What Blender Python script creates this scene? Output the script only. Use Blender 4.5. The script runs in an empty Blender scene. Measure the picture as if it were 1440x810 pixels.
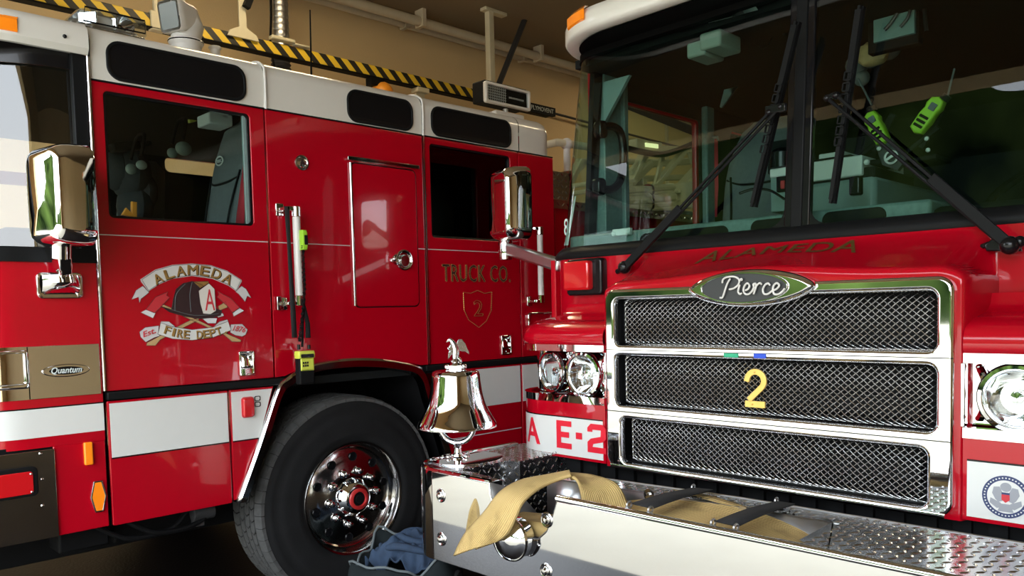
import bpy, math, random
from mathutils import Vector, Matrix, Quaternion
PI = math.pi
rnd = random.Random(7)
C = bpy.context.scene.collection
# ------------------------------------------------------------------ camera frame
F_, CY, A_, B_, G_ = 1129.04, 498.25, 0.795804, -0.0567152, -0.0232405
CAMZ = 1.516
Fv = Vector((-math.sin(A_), math.cos(A_), 0)); Rv = Vector((math.cos(A_), math.sin(A_), 0)); Uv = Vector((0, 0, 1))
F2 = math.cos(B_)*Fv + math.sin(B_)*Uv; U2 = -math.sin(B_)*Fv + math.cos(B_)*Uv
R3 = math.cos(G_)*Rv + math.sin(G_)*U2; U3 = -math.sin(G_)*Rv + math.cos(G_)*U2
CAM = Vector((0, 0, CAMZ))
def ray(px, py): return F2 + R3*((px-720)/F_) + U3*((CY-py)/F_)
def onX(px, py, x):
    v = ray(px, py); return CAM + v*(x/v.x)
def onY(px, py, y):
    v = ray(px, py); return CAM + v*(y/v.y)
def onZ(px, py, z):
    v = ray(px, py); return CAM + v*((z-CAMZ)/v.z)

# ------------------------------------------------------------------ materials
MATS = {}
def new_mat(name):
    m = bpy.data.materials.new(name); m.use_nodes = True
    return m, m.node_tree.nodes, m.node_tree.links, m.node_tree.nodes['Principled BSDF']
def mat(name, col, rough=.5, metal=0, coat=0, spec=.5, emit=0, noise=0, nscale=20, bump=0, bscale=200, emcol=None, rvar=0):
    if name in MATS: return MATS[name]
    m, n, l, b = new_mat(name)
    b.inputs['Base Color'].default_value = (*col, 1); b.inputs['Roughness'].default_value = rough
    b.inputs['Metallic'].default_value = metal; b.inputs['Coat Weight'].default_value = coat
    b.inputs['Coat Roughness'].default_value = .03
    b.inputs['Specular IOR Level'].default_value = spec
    if emit:
        b.inputs['Emission Color'].default_value = (*(emcol or col), 1); b.inputs['Emission Strength'].default_value = emit
    tc = n.new('ShaderNodeTexCoord')
    if noise or rvar:
        t = n.new('ShaderNodeTexNoise'); t.inputs['Scale'].default_value = nscale; t.inputs['Detail'].default_value = 6
        l.new(tc.outputs['Object'], t.inputs['Vector'])
        if noise:
            mx = n.new('ShaderNodeMix'); mx.data_type = 'RGBA'
            mx.inputs[6].default_value = (*[c*(1-noise) for c in col], 1); mx.inputs[7].default_value = (*[min(1, c*(1+noise)) for c in col], 1)
            l.new(t.outputs['Fac'], mx.inputs[0]); l.new(mx.outputs[2], b.inputs['Base Color'])
        if rvar:
            mr = n.new('ShaderNodeMapRange'); mr.inputs['To Min'].default_value = max(0, rough-rvar); mr.inputs['To Max'].default_value = rough+rvar
            l.new(t.outputs['Fac'], mr.inputs['Value']); l.new(mr.outputs[0], b.inputs['Roughness'])
    if bump:
        t2 = n.new('ShaderNodeTexNoise'); t2.inputs['Scale'].default_value = bscale
        l.new(tc.outputs['Object'], t2.inputs['Vector'])
        bp = n.new('ShaderNodeBump'); bp.inputs['Strength'].default_value = bump; bp.inputs['Distance'].default_value = .002
        l.new(t2.outputs['Fac'], bp.inputs['Height']); l.new(bp.outputs[0], b.inputs['Normal'])
    MATS[name] = m
    return m
RED = mat('red_enamel', (.43, .001, .0105), .22, 0, .7, .2, rvar=.04, nscale=3)
WHITE = mat('white_enamel', (.72, .70, .64), .3, 0, .6, noise=.02)
CREAM = mat('cream_stripe', (.68, .68, .65), .45, 0, .15, noise=.02)
CHROME = mat('chrome', (.86, .86, .87), .035, 1, rvar=.02, nscale=6)
STEEL = mat('polished_steel', (.62, .61, .60), .13, 1, rvar=.05, nscale=9)
BRUSH = mat('brushed_aluminium', (.62, .63, .64), .32, 1, rvar=.12, nscale=30)
TREAD = mat('tread_plate_aluminium', (.68, .69, .70), .2, 1, rvar=.1, nscale=25)
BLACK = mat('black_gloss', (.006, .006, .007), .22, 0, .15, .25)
BLACKM = mat('black_matt', (.006, .006, .0065), .6, spec=.12, noise=.2)
DEEP = mat('deep_black', (.003, .003, .003), .6, spec=.05)
TRIM = mat('black_rubber_trim', (.008, .0085, .009), .42, spec=.12, bump=.1)
RUBBER = mat('tyre_rubber', (.012, .012, .0125), .75, spec=.15, noise=.35, nscale=12, bump=.3, bscale=120)
GOLD = mat('gold_leaf', (.62, .40, .13), .35, .8, noise=.25, nscale=90)
BRASS = mat('brass_numeral', (.83, .55, .16), .3, .75, noise=.1)
AMBER = mat('amber_lens', (1, .26, .01), .15, 0, 1, emit=.12)
REDLENS = mat('red_lens', (.55, .008, .012), .12, 0, 1, emit=.05)
SILVER = mat('white_silver', (.82, .83, .85), .25, .2)
TEAL = mat('teal_hammered_paint', (.13, .21, .20), .4, noise=.35, nscale=60, bump=.3, bscale=90)
TEALF = mat('grey_green_panel', (.20, .29, .28), .45, noise=.1)
DARKP = mat('dark_cab_lining', (.009, .010, .010), .8, spec=.15, noise=.2)
SEATM = mat('grey_seat_cloth', (.11, .13, .135), .85, noise=.15, nscale=50, bump=.3, bscale=300)
BELT = mat('red_webbing', (.55, .03, .05), .75, bump=.4, bscale=400)
LIME = mat('lime_plastic', (.32, .62, .03), .4)
LIMEY = mat('yellow_green_plastic', (.62, .68, .08), .4)
GREENW = mat('pale_green_plastic', (.22, .27, .23), .5)
PALE = mat('pale_grey_plastic', (.62, .68, .66), .45)
LADDERM = mat('cream_ladder_paint', (.66, .60, .43), .45, noise=.06)
JEAN = mat('blue_denim', (.022, .042, .08), .9, noise=.45, nscale=25, bump=.6, bscale=300)
BAGM = mat('charcoal_nylon', (.013, .017, .018), .85, spec=.1, noise=.3, nscale=30, bump=.5, bscale=400)
WEB = mat('black_webbing', (.012, .012, .013), .85, bump=.6, bscale=500)
PIPE = mat('painted_pipe', (.62, .54, .40), .5, noise=.12, nscale=8)
ORANGE = mat('orange_plastic', (.85, .32, .03), .4)
HOSEG = mat('dark_duct', (.03, .03, .032), .6)
SHELLW = mat('white_shell', (.72, .70, .66), .35)
BLUET = mat('blue_tape', (.02, .08, .62), .5); GREENT = mat('green_tape', (.03, .42, .22), .5)
NAVY = mat('navy_ink', (.03, .045, .13), .5); GREYI = mat('grey_ink', (.30, .31, .34), .5); REDI = mat('red_ink', (.55, .03, .04), .5)
BROWNH = mat('dark_brown_leather', (.035, .018, .02), .3, noise=.3, nscale=40)
SILK = mat('silver_ribbon', (.60, .58, .58), .4, noise=.12, nscale=30)
TANW = mat('tan_wood', (.50, .33, .15), .5, noise=.2, nscale=60)

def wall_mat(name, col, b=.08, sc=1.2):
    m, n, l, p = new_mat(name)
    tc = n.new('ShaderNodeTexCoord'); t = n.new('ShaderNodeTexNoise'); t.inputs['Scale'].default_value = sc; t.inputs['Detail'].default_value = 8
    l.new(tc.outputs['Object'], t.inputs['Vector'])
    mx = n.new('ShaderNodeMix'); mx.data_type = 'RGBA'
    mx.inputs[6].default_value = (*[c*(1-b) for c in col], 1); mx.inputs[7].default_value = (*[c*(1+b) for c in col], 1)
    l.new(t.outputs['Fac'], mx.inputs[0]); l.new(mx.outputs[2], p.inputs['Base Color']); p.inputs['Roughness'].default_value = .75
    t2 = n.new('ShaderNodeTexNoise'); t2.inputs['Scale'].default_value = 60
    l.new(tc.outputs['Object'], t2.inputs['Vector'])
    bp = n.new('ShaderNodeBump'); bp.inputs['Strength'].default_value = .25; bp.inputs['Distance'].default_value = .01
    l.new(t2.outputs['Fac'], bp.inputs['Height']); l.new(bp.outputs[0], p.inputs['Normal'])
    return m
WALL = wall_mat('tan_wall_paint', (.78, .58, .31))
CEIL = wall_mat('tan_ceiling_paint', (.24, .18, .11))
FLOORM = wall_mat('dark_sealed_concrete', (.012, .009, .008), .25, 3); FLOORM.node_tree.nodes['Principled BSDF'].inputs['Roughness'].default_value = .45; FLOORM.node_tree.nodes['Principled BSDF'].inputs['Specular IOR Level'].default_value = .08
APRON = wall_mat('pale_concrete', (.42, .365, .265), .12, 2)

def hazard_mat():
    m, n, l, p = new_mat('hazard_stripes')
    tc = n.new('ShaderNodeTexCoord'); s = n.new('ShaderNodeSeparateXYZ'); l.new(tc.outputs['Object'], s.inputs[0])
    a = n.new('ShaderNodeMath'); a.operation = 'MULTIPLY_ADD'; a.inputs[1].default_value = 1.0
    l.new(s.outputs['Z'], a.inputs[0]); l.new(s.outputs['Y'], a.inputs[2])
    b = n.new('ShaderNodeMath'); b.operation = 'MULTIPLY'; b.inputs[1].default_value = 1/.165; l.new(a.outputs[0], b.inputs[0])
    c = n.new('ShaderNodeMath'); c.operation = 'FRACT'; l.new(b.outputs[0], c.inputs[0])
    d = n.new('ShaderNodeMath'); d.operation = 'GREATER_THAN'; d.inputs[1].default_value = .5; l.new(c.outputs[0], d.inputs[0])
    mx = n.new('ShaderNodeMix'); mx.data_type = 'RGBA'; mx.inputs[6].default_value = (.015, .014, .012, 1); mx.inputs[7].default_value = (.78, .52, .03, 1)
    l.new(d.outputs[0], mx.inputs[0]); l.new(mx.outputs[2], p.inputs['Base Color']); p.inputs['Roughness'].default_value = .4
    return m
HAZ = hazard_mat()
def hose_mat():
    m, n, l, p = new_mat('yellow_ribbed_hose')
    uv = n.new('ShaderNodeUVMap'); w = n.new('ShaderNodeTexWave'); w.wave_type = 'BANDS'; w.bands_direction = 'X'; w.inputs['Scale'].default_value = 3.0
    l.new(uv.outputs[0], w.inputs['Vector'])
    t = n.new('ShaderNodeTexNoise'); t.inputs['Scale'].default_value = 9; t.inputs['Detail'].default_value = 8
    tc = n.new('ShaderNodeTexCoord'); l.new(tc.outputs['Object'], t.inputs['Vector'])
    r = n.new('ShaderNodeValToRGB'); r.color_ramp.elements[0].position = .25; r.color_ramp.elements[0].color = (.36, .23, .07, 1)
    r.color_ramp.elements[1].position = .5; r.color_ramp.elements[1].color = (.72, .50, .19, 1)
    l.new(t.outputs['Fac'], r.inputs[0]); mm = n.new('ShaderNodeMix'); mm.data_type = 'RGBA'; mm.blend_type = 'MULTIPLY'; mm.inputs[0].default_value = .35; l.new(r.outputs[0], mm.inputs[6]); l.new(w.outputs['Fac'], mm.inputs[7]); l.new(mm.outputs[2], p.inputs['Base Color']); p.inputs['Roughness'].default_value = .75
    bp = n.new('ShaderNodeBump'); bp.inputs['Strength'].default_value = .8; bp.inputs['Distance'].default_value = .003
    l.new(w.outputs['Fac'], bp.inputs['Height']); l.new(bp.outputs[0], p.inputs['Normal'])
    return m
HOSEM = hose_mat()
def glass_mat(name, tint, rough=.0, ior=1.5, extra=.0):
    m = bpy.data.materials.new(name); m.use_nodes = True; n = m.node_tree.nodes; l = m.node_tree.links
    n.clear(); o = n.new('ShaderNodeOutputMaterial'); mx = n.new('ShaderNodeMixShader'); t = n.new('ShaderNodeBsdfTransparent')
    t.inputs[0].default_value = (*tint, 1); g = n.new('ShaderNodeBsdfGlossy'); g.inputs['Roughness'].default_value = rough
    r0 = ((ior-1)/(ior+1))**2*1.6
    ge = n.new('ShaderNodeNewGeometry'); dt = n.new('ShaderNodeVectorMath'); dt.operation = 'DOT_PRODUCT'
    l.new(ge.outputs['Normal'], dt.inputs[0]); l.new(ge.outputs['Incoming'], dt.inputs[1])
    ab = n.new('ShaderNodeMath'); ab.operation = 'ABSOLUTE'; l.new(dt.outputs['Value'], ab.inputs[0])
    om = n.new('ShaderNodeMath'); om.operation = 'SUBTRACT'; om.inputs[0].default_value = 1; l.new(ab.outputs[0], om.inputs[1])
    pw = n.new('ShaderNodeMath'); pw.operation = 'POWER'; pw.inputs[1].default_value = 5; l.new(om.outputs[0], pw.inputs[0])
    f = n.new('ShaderNodeMath'); f.operation = 'MULTIPLY_ADD'; f.inputs[1].default_value = 1-r0; f.inputs[2].default_value = r0; l.new(pw.outputs[0], f.inputs[0])
    a = n.new('ShaderNodeMath'); a.operation = 'ADD'; a.inputs[1].default_value = extra; a.use_clamp = True
    l.new(f.outputs[0], a.inputs[0]); l.new(a.outputs[0], mx.inputs[0]); l.new(t.outputs[0], mx.inputs[1]); l.new(g.outputs[0], mx.inputs[2]); l.new(mx.outputs[0], o.inputs[0])
    return m
GLASS = glass_mat('tinted_windscreen_glass', (.62, .78, .72), ior=1.38)
GLASSS = glass_mat('side_window_glass', (.80, .86, .84), ior=1.22)
GLASSD = glass_mat('dark_privacy_glass', (.06, .07, .07), ior=1.4)
GLASST = glass_mat('curved_screen_glass', (.72, .80, .78), ior=1.55, extra=.03)
LENS = glass_mat('clear_lens', (.92, .96, .97), ior=1.6, extra=.06)

# ------------------------------------------------------------------ mesh building
def side(X0): return lambda u, v, w: Vector((X0+w, u, v))          # plane facing +X, u = Y, v = Z
def front(Y0): return lambda u, v, w: Vector((u, Y0-w, v))         # plane facing -Y, u = X, v = Z
def top(Z0): return lambda u, v, w: Vector((u, v, Z0+w))
class B:
    def __init__(s): s.v = []; s.f = []; s.uv = None
    def add(s, vs, fs):
        o = len(s.v); s.v += [Vector(p) for p in vs]; s.f += [tuple(i+o for i in f) for f in fs]; return s
    def box(s, a, b, M=None):
        x0, y0, z0 = a; x1, y1, z1 = b
        x0, x1 = sorted((x0, x1)); y0, y1 = sorted((y0, y1)); z0, z1 = sorted((z0, z1))
        vs = [Vector(p) for p in ((x0,y0,z0),(x1,y0,z0),(x1,y1,z0),(x0,y1,z0),(x0,y0,z1),(x1,y0,z1),(x1,y1,z1),(x0,y1,z1))]
        if M is not None: vs = [M @ p for p in vs]
        return s.add(vs, ((0,3,2,1),(4,5,6,7),(0,1,5,4),(1,2,6,5),(2,3,7,6),(3,0,4,7)))
    def bar(s, p, q, w, h, up=(0, 0, 1)):
        p = Vector(p); q = Vector(q); d = (q-p); L = d.length; d.normalize(); upv = Vector(up)
        sd = d.cross(upv)
        if sd.length < 1e-4: sd = d.cross(Vector((1, 0, 0)))
        sd.normalize(); u = sd.cross(d)
        M = Matrix((( d.x, sd.x, u.x, p.x), (d.y, sd.y, u.y, p.y), (d.z, sd.z, u.z, p.z), (0, 0, 0, 1)))
        return s.box((0, -w/2, -h/2), (L, w/2, h/2), M)
    def tube(s, pts, r, n=10, closed=False, caps=True):
        pts = [Vector(p) for p in pts]; N = len(pts)
        rs = r if isinstance(r, (list, tuple)) else [r]*N
        tang = []
        for i in range(N):
            a = pts[(i-1) % N] if (closed or i > 0) else pts[i]; b = pts[(i+1) % N] if (closed or i < N-1) else pts[i]
            t = (b-a); tang.append(t.normalized() if t.length > 1e-9 else Vector((0, 0, 1)))
        t0 = tang[0]; u = t0.orthogonal().normalized(); rings = []; o = len(s.v)
        for i in range(N):
            if i:
                q = tang[i-1].rotation_difference(tang[i]); u = q @ u
            u = (u - tang[i]*u.dot(tang[i])).normalized(); w = tang[i].cross(u)
            for k in range(n):
                a = 2*PI*k/n; s.v.append(pts[i] + (u*math.cos(a)+w*math.sin(a))*rs[i])
        for i in range(N if closed else N-1):
            j = (i+1) % N
            for k in range(n): s.f.append((o+i*n+k, o+i*n+(k+1) % n, o+j*n+(k+1) % n, o+j*n+k))
        if caps and not closed:
            s.f.append(tuple(o+k for k in reversed(range(n)))); s.f.append(tuple(o+(N-1)*n+k for k in range(n)))
        return s
    def cyl(s, p, q, r, r2=None, n=24): return s.tube([p, q], [r, r if r2 is None else r2], n)
    def lathe(s, prof, org, axis, n=32, sx=1):
        """prof = (radius, along); axis a unit vector"""
        ax = Vector(axis).normalized(); u = ax.orthogonal().normalized(); w = ax.cross(u); org = Vector(org); o = len(s.v)
        for (r, h) in prof:
            for k in range(n):
                a = 2*PI*k/n; s.v.append(org + ax*h + (u*math.cos(a)+w*math.sin(a))*max(r, 1e-5))
        for i in range(len(prof)-1):
            for k in range(n): s.f.append((o+i*n+k, o+i*n+(k+1) % n, o+(i+1)*n+(k+1) % n, o+(i+1)*n+k))
        return s
    def ball(s, c, r, n=16, m=10, sc=(1, 1, 1)):
        o = len(s.v); c = Vector(c)
        for i in range(m+1):
            t = PI*i/m
            for k in range(n):
                a = 2*PI*k/n; s.v.append(c+Vector((r*sc[0]*math.sin(t)*math.cos(a), r*sc[1]*math.sin(t)*math.sin(a), r*sc[2]*math.cos(t))))
        for i in range(m):
            for k in range(n): s.f.append((o+i*n+k, o+(i+1)*n+k, o+(i+1)*n+(k+1) % n, o+i*n+(k+1) % n))
        return s
    def grid(s, rows, closed=False):
        o = len(s.v); m = len(rows[0])
        for r in rows: s.v += [Vector(p) for p in r]
        for i in range(len(rows)-1):
            for k in range(m if closed else m-1):
                s.f.append((o+i*m+k, o+i*m+(k+1) % m, o+(i+1)*m+(k+1) % m, o+(i+1)*m+k))
        return s
    def plate(s, loops, mp, t=.01, bev=0.0, w=0.0):
        """loops: outer outline then holes (even-odd); mp maps (u,v,w); front face at w, back at w-t"""
        cu = bpy.data.curves.new('outline', 'CURVE'); cu.dimensions = '2D'; cu.fill_mode = 'BOTH'
        cu.extrude = max(t/2-bev, 0); cu.bevel_depth = bev; cu.bevel_resolution = 2; cu.offset = -bev
        for lp in loops:
            sp = cu.splines.new('POLY'); sp.points.add(len(lp)-1); sp.use_cyclic_u = True
            for i, (a, b) in enumerate(lp): sp.points[i].co = (a, b, 0, 1)
        me = curve_mesh(cu)
        s.add([mp(v.co.x, v.co.y, w-t/2+v.co.z) for v in me.vertices], [tuple(p.vertices) for p in me.polygons])
        bpy.data.meshes.remove(me); return s
    def text(s, txt, box, mp, t=.002, w=0.0, shear=0, off=0, fn=None, bold=0, spacing=1):
        """text fitted in box (u0,v0,u1,v1)"""
        vs, fs = text_mesh(txt, t, shear, bold, spacing)
        x0 = min(p.x for p in vs); x1 = max(p.x for p in vs); y0 = min(p.y for p in vs); y1 = max(p.y for p in vs)
        u0, v0, u1, v1 = box
        s.add([mp(u0+(p.x-x0)/(x1-x0)*(u1-u0), v0+(p.y-y0)/(y1-y0)*(v1-v0), w-t/2+p.z) for p in vs], fs); return s
    def xf(s, fn): s.v = [fn(p) for p in s.v]; return s
def curve_mesh(cu):
    ob = bpy.data.objects.new('temp', cu); C.objects.link(ob)
    bpy.context.view_layer.update()
    me = bpy.data.meshes.new_from_object(ob.evaluated_get(bpy.context.evaluated_depsgraph_get()))
    bpy.data.objects.remove(ob); bpy.data.curves.remove(cu); return me
def text_mesh(txt, t, shear=0, bold=0, spacing=1):
    if bold and 'M' in txt:                      # this glyph cannot be fattened by an offset: overlay shifted copies
        vs, fs = text_mesh(txt, t, shear, 0, spacing); n = len(vs); d = bold
        V = [v+Vector((dx, dy, dz)) for dx, dy, dz in ((-d, -d, .0001), (d, -d, .0002), (d, d, .0003), (-d, d, .0004)) for v in vs]
        return V, [tuple(i+k*n for i in f) for k in range(4) for f in fs]
    cu = bpy.data.curves.new('letters', 'FONT'); cu.body = txt; cu.extrude = t/2; cu.shear = shear; cu.offset = bold; cu.resolution_u = 3; cu.space_character = spacing
    me = curve_mesh(cu); vs = [v.co.copy() for v in me.vertices]; fs = [tuple(p.vertices) for p in me.polygons]
    bpy.data.meshes.remove(me); return vs, fs
def rrect(u0, v0, u1, v1, r=.02, n=5):
    out = []; r = min(r, abs(u1-u0)/2.01, abs(v1-v0)/2.01)
    for cx, cy, a0 in ((u1-r, v0+r, -PI/2), (u1-r, v1-r, 0), (u0+r, v1-r, PI/2), (u0+r, v0+r, PI)):
        for i in range(n+1):
            a = a0+PI/2*i/n; out.append((cx+r*math.cos(a), cy+r*math.sin(a)))
    return out
def ell(cx, cy, a, b, n=40): return [(cx+a*math.cos(2*PI*k/n), cy+b*math.sin(2*PI*k/n)) for k in range(n)]
def cat(pts, n=8, closed=False):
    pts = [Vector(p) for p in pts]; N = len(pts); out = []
    for i in range(N if closed else N-1):
        if closed: p0, p1, p2, p3 = pts[(i-1) % N], pts[i], pts[(i+1) % N], pts[(i+2) % N]
        else: p0, p1, p2, p3 = pts[max(i-1, 0)], pts[i], pts[i+1], pts[min(i+2, N-1)]
        for k in range(n):
            t = k/n; out.append(.5*((2*p1)+(p2-p0)*t+(2*p0-5*p1+4*p2-p3)*t*t+(3*p1-p0-3*p2+p3)*t**3))
    if not closed: out.append(pts[-1])
    return out
def obj(name, b, m, parent=None, bevel=0, smooth=35, solid=0, sub=0, label=None, uv=None, kind=None):
    loc = Vector((0, 0, 0))
    if parent is not None:
        if parent.parent is not None and parent.parent.parent is not None: parent = parent.parent
        loc = Vector(parent['base'])
    me = bpy.data.meshes.new(name); me.from_pydata([tuple(p-loc) for p in b.v], [], b.f); me.validate()
    me.polygons.foreach_set('use_smooth', [True]*len(me.polygons))
    me.set_sharp_from_angle(angle=math.radians(smooth))
    for mm in (m if isinstance(m, (list, tuple)) else [m]): me.materials.append(mm)
    o = bpy.data.objects.new(name, me); C.objects.link(o)
    if parent is not None: o.parent = parent; o['base'] = tuple(loc)
    else: o['base'] = (0., 0., 0.)
    if solid:
        md = o.modifiers.new('Solidify', 'SOLIDIFY'); md.thickness = solid; md.offset = -1
    if bevel:
        md = o.modifiers.new('Bevel', 'BEVEL'); md.width = bevel; md.segments = 2; md.limit_method = 'ANGLE'; md.angle_limit = math.radians(40); md.harden_normals = False
    if sub:
        md = o.modifiers.new('Subdivision', 'SUBSURF'); md.levels = sub; md.render_levels = sub
    if label: o['label'] = label
    if kind: o['kind'] = kind
    return o
def split(b):
    """the separate pieces of a builder"""
    p = list(range(len(b.v)))
    def find(i):
        while p[i] != i: p[i] = p[p[i]]; i = p[i]
        return i
    for f in b.f:
        for q in f[1:]: p[find(q)] = find(f[0])
    out = {}
    for f in b.f: out.setdefault(find(f[0]), []).append(f)
    res = []
    for fs in out.values():
        ids = sorted({i for f in fs for i in f}); mp = {i: k for k, i in enumerate(ids)}; c = B(); c.add([b.v[i] for i in ids], [tuple(mp[i] for i in f) for f in fs]); res.append(c)
    return res
def objs(name, b, m, parent=None, *a, **k):
    for c in split(b): o = obj(name, c, m, parent, *a, **k)
    return o
def thing(name, label, cat_, loc, group=None):
    o = bpy.data.objects.new(name, None); C.objects.link(o); o.location = loc; o['base'] = tuple(float(c) for c in loc)
    o['label'] = label; o['category'] = cat_; o.empty_display_size = .1
    if group: o['group'] = group
    return o
def tag(o, label, cat_, group=None):
    o['label'] = label; o['category'] = cat_
    if group: o['group'] = group
    return o
def recentre(o):
    """put a one-mesh thing's origin at the foot of its mesh"""
    vs = o.data.vertices; n = len(vs); c = Vector((sum(v.co.x for v in vs)/n, sum(v.co.y for v in vs)/n, min(v.co.z for v in vs)))
    for v in vs: v.co -= c
    o.location += c; return o
def struct(name, b, m): o = obj(name, b, m); o['kind'] = 'structure'; return o
def lozenges(b, org, U, V, N, nu, nv, step=.03, h=.0022, test=None, L=.0135, W=.0042):
    """raised diamond treads over a rectangle, alternating in direction"""
    U = Vector(U).normalized(); V = Vector(V).normalized(); N = Vector(N).normalized(); org = Vector(org)
    for i in range(nu):
        for j in range(nv):
            c = org+U*(i+.5)*step+V*(j+.5)*step
            if test and not test(c): continue
            a = PI/4 if (i+j) % 2 else -PI/4
            d = U*math.cos(a)+V*math.sin(a); e = -U*math.sin(a)+V*math.cos(a)
            b.add([c-d*L, c-e*W, c+d*L, c+e*W, c-d*L*.5+N*h, c+d*L*.5+N*h], ((0,1,4),(1,2,5),(1,5,4),(2,3,5),(3,0,4),(3,4,5)))
    return b
def planpath(xl, xr, yf, r, yback, n=8, off=0.0, left=True, right=True):
    """front outline in plan from the left side round the front to the right side; off pushes outward"""
    xl -= off; xr += off; yf -= off; r = r+off; p = []
    if left:
        p.append((xl, yback)); p += [(xl+r-r*math.cos(a), yf+r-r*math.sin(a)) for a in [PI/2*i/n for i in range(n+1)]]
    else: p.append((xl, yf))
    if right:
        p += [(xr-r+r*math.sin(a), yf+r-r*math.cos(a)) for a in [PI/2*i/n for i in range(n+1)]]; p.append((xr, yback))
    else: p.append((xr, yf))
    return p

# ------------------------------------------------------------------ setting
def slab(name, a, b, m): return struct(name, B().box(a, b), m)
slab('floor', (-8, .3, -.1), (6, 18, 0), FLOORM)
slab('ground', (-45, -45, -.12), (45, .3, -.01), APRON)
slab('wall_left', (-8.2, -1.35, 0), (-8, 18, 5.03), WALL)
slab('wall_right', (6, -1.35, 0), (6.2, 18, 5.03), WALL)
slab('wall_back', (-8.2, 18, 0), (6.2, 18.2, 5.03), WALL)
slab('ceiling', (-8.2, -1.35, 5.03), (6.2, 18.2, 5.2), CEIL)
wf = B(); wf.box((-8.2, -1.65, 0), (-6.9, -1.35, 5.2)); wf.box((2.2, -1.65, 0), (6.2, -1.35, 5.2)); wf.box((-6.9, -1.65, 4.0), (2.2, -1.35, 5.2))
struct('wall_front', wf, WALL)
for (px, X, r, nm, lb) in ((500, -7.55, .055, 'ceiling_pipe', 'thick beige pipe just below the ceiling, the higher of two along the tan wall'),
                       (463, -7.86, .045, 'ceiling_pipe', 'thinner beige pipe in the corner of tan wall and ceiling, the lower of two')):
    p = onX(px, 4, X); b = B().tube([(X, -.1+.3, min(p.z, 4.97)), (X, 17.9, min(p.z, 4.97))], r, 14)
    for k in range(8): b.box((X-r-.02, 2+k*2, min(p.z, 4.97)-r-.01), (X+r+.02, 2.05+k*2, 5.03))
    tag(obj(nm, b, PIPE), lb, 'pipe')
# wiring on the wall seen through the engine cab
b = B(); a0 = onX(937, 120, -7.97); b.box((-8, a0.y-.02, 3.3), (-7.95, a0.y+.02, 5.03))
tag(obj('wall_conduit', b, PIPE), 'upright conduit on the tan wall, seen through the engine cab', 'conduit')
pts = cat([onX(770, 157, -7.9), onX(830, 173, -7.9), onX(900, 193, -7.9), onX(985, 214, -7.9)], 4)
tag(obj('wall_cable', B().tube(pts, .018, 6), HOSEG), 'thin dark cable running along the tan wall behind the ladder', 'cable')

WARM = mat('warm_tube', (1, .80, .50), .4, emit=9)
for (x, y, lb_) in ((-5.7, 3.4, 'warm strip lamp on the ceiling above the ladder truck cab'), (-1.4, 7.0, 'warm strip lamp on the ceiling above the fire engine'), (-6.0, 10.5, 'warm strip lamp on the ceiling above the ladder')):
    st_ = thing('strip_lamp', lb_, 'lamp', (x, y, 4.9), 'strip lamps on the ceiling')
    obj('lamp_body', B().box((x-.12, y-.75, 4.95), (x+.12, y+.75, 5.03)), SHELLW, st_, .01)
    for dx in (-.06, .06): obj('lamp_tube', B().cyl((x+dx, y-.7, 4.925), (x+dx, y+.7, 4.925), .02), WARM, st_)
    la = bpy.data.lights.new('tube_light', 'AREA'); la.shape = 'RECTANGLE'; la.size = .2; la.size_y = 1.4; la.energy = 34; la.color = (1, .80, .50)
    lo = bpy.data.objects.new('tube_light', la); C.objects.link(lo); lo.location = (0, 0, -.01); lo.parent = st_
# ------------------------------------------------------------------ exhaust rail with hazard stripes
RX = -7.0
rz = onX(385, 69, RX).z
rail = thing('exhaust_rail', 'overhead rail taped with black and yellow hazard stripes', 'rail', (RX, 4.5, rz))
ry1 = onX(741, 150, RX).y; ry2 = onX(771, 155, RX).y
obj('striped_beam', B().box((RX-.03, .6, rz-.055), (RX+.03, ry1, rz+.055)), HAZ, rail, .006)
obj('lower_flange', B().box((RX-.05, .6, rz-.072), (RX+.05, ry2, rz-.057)), BLACKM, rail, .004)
obj('end_sign', B().box((RX-.03, ry1, rz-.055), (RX+.035, ry2+.1, rz+.05)), BLACKM, rail, .004)
s_ = rail.children[-1]
obj('sign_lettering', B().text('PLYMOVENT', (ry1+.04, rz-.028, ry2+.06, rz+.025), side(RX+.037), .003), PALE, s_)
# hanging post and strut
p0 = onX(688, 22, RX); p1 = onX(693, 107, RX)
b = B().box((RX-.04, p0.y-.04, rz+.06), (RX+.04, p0.y+.04, 5.03)); b.box((RX-.05, p0.y-.1, 4.99), (RX+.05, p0.y+.25, 5.03)); b.box((RX-.07, p0.y-.1, rz+.055), (RX+.07, p0.y+.1, rz+.09))
obj('ceiling_post', b, LADDERM, rail, .008)
b = B().tube([(RX+.02, p0.y+.1, rz+.16), onX(752, -8, RX)], .035, 8); obj('diagonal_strut', b, HOSEG, rail)
# hangers near the left
c0 = onX(338, 42, RX)
b = B().plate([[(c0.y-.15, c0.z-.09), (c0.y+.15, c0.z-.09), (c0.y+.13, c0.z-.04), (c0.y+.035, c0.z+.01), (c0.y+.03, c0.z+.42), (c0.y-.035, c0.z+.42), (c0.y-.035, c0.z+.01), (c0.y-.13, c0.z-.04)]], side(RX+.06), .02, .004)
b.box((RX-.02, c0.y-.03, c0.z+.3), (RX+.04, c0.y+.03, 5.03)); obj('hanger_bracket', b, LADDERM, rail)
b = B().bar((RX+.09, c0.y+.02, c0.z+.18), (RX+.09, c0.y+.32, 5.0), .05, .06); obj('bracket_strut', b, BLACKM, rail)
c1 = onX(402, 62, RX)
b = B().box((RX+.0, c1.y-.18, c1.z-.0), (RX+.08, c1.y+.06, c1.z+.035)); b.box((RX+.0, c1.y+.06, c1.z-.01), (RX+.07, c1.y+.22, c1.z+.01)); obj('carriage', b, LADDERM, rail, .01)
c2 = onX(591, 122, RX)
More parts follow.
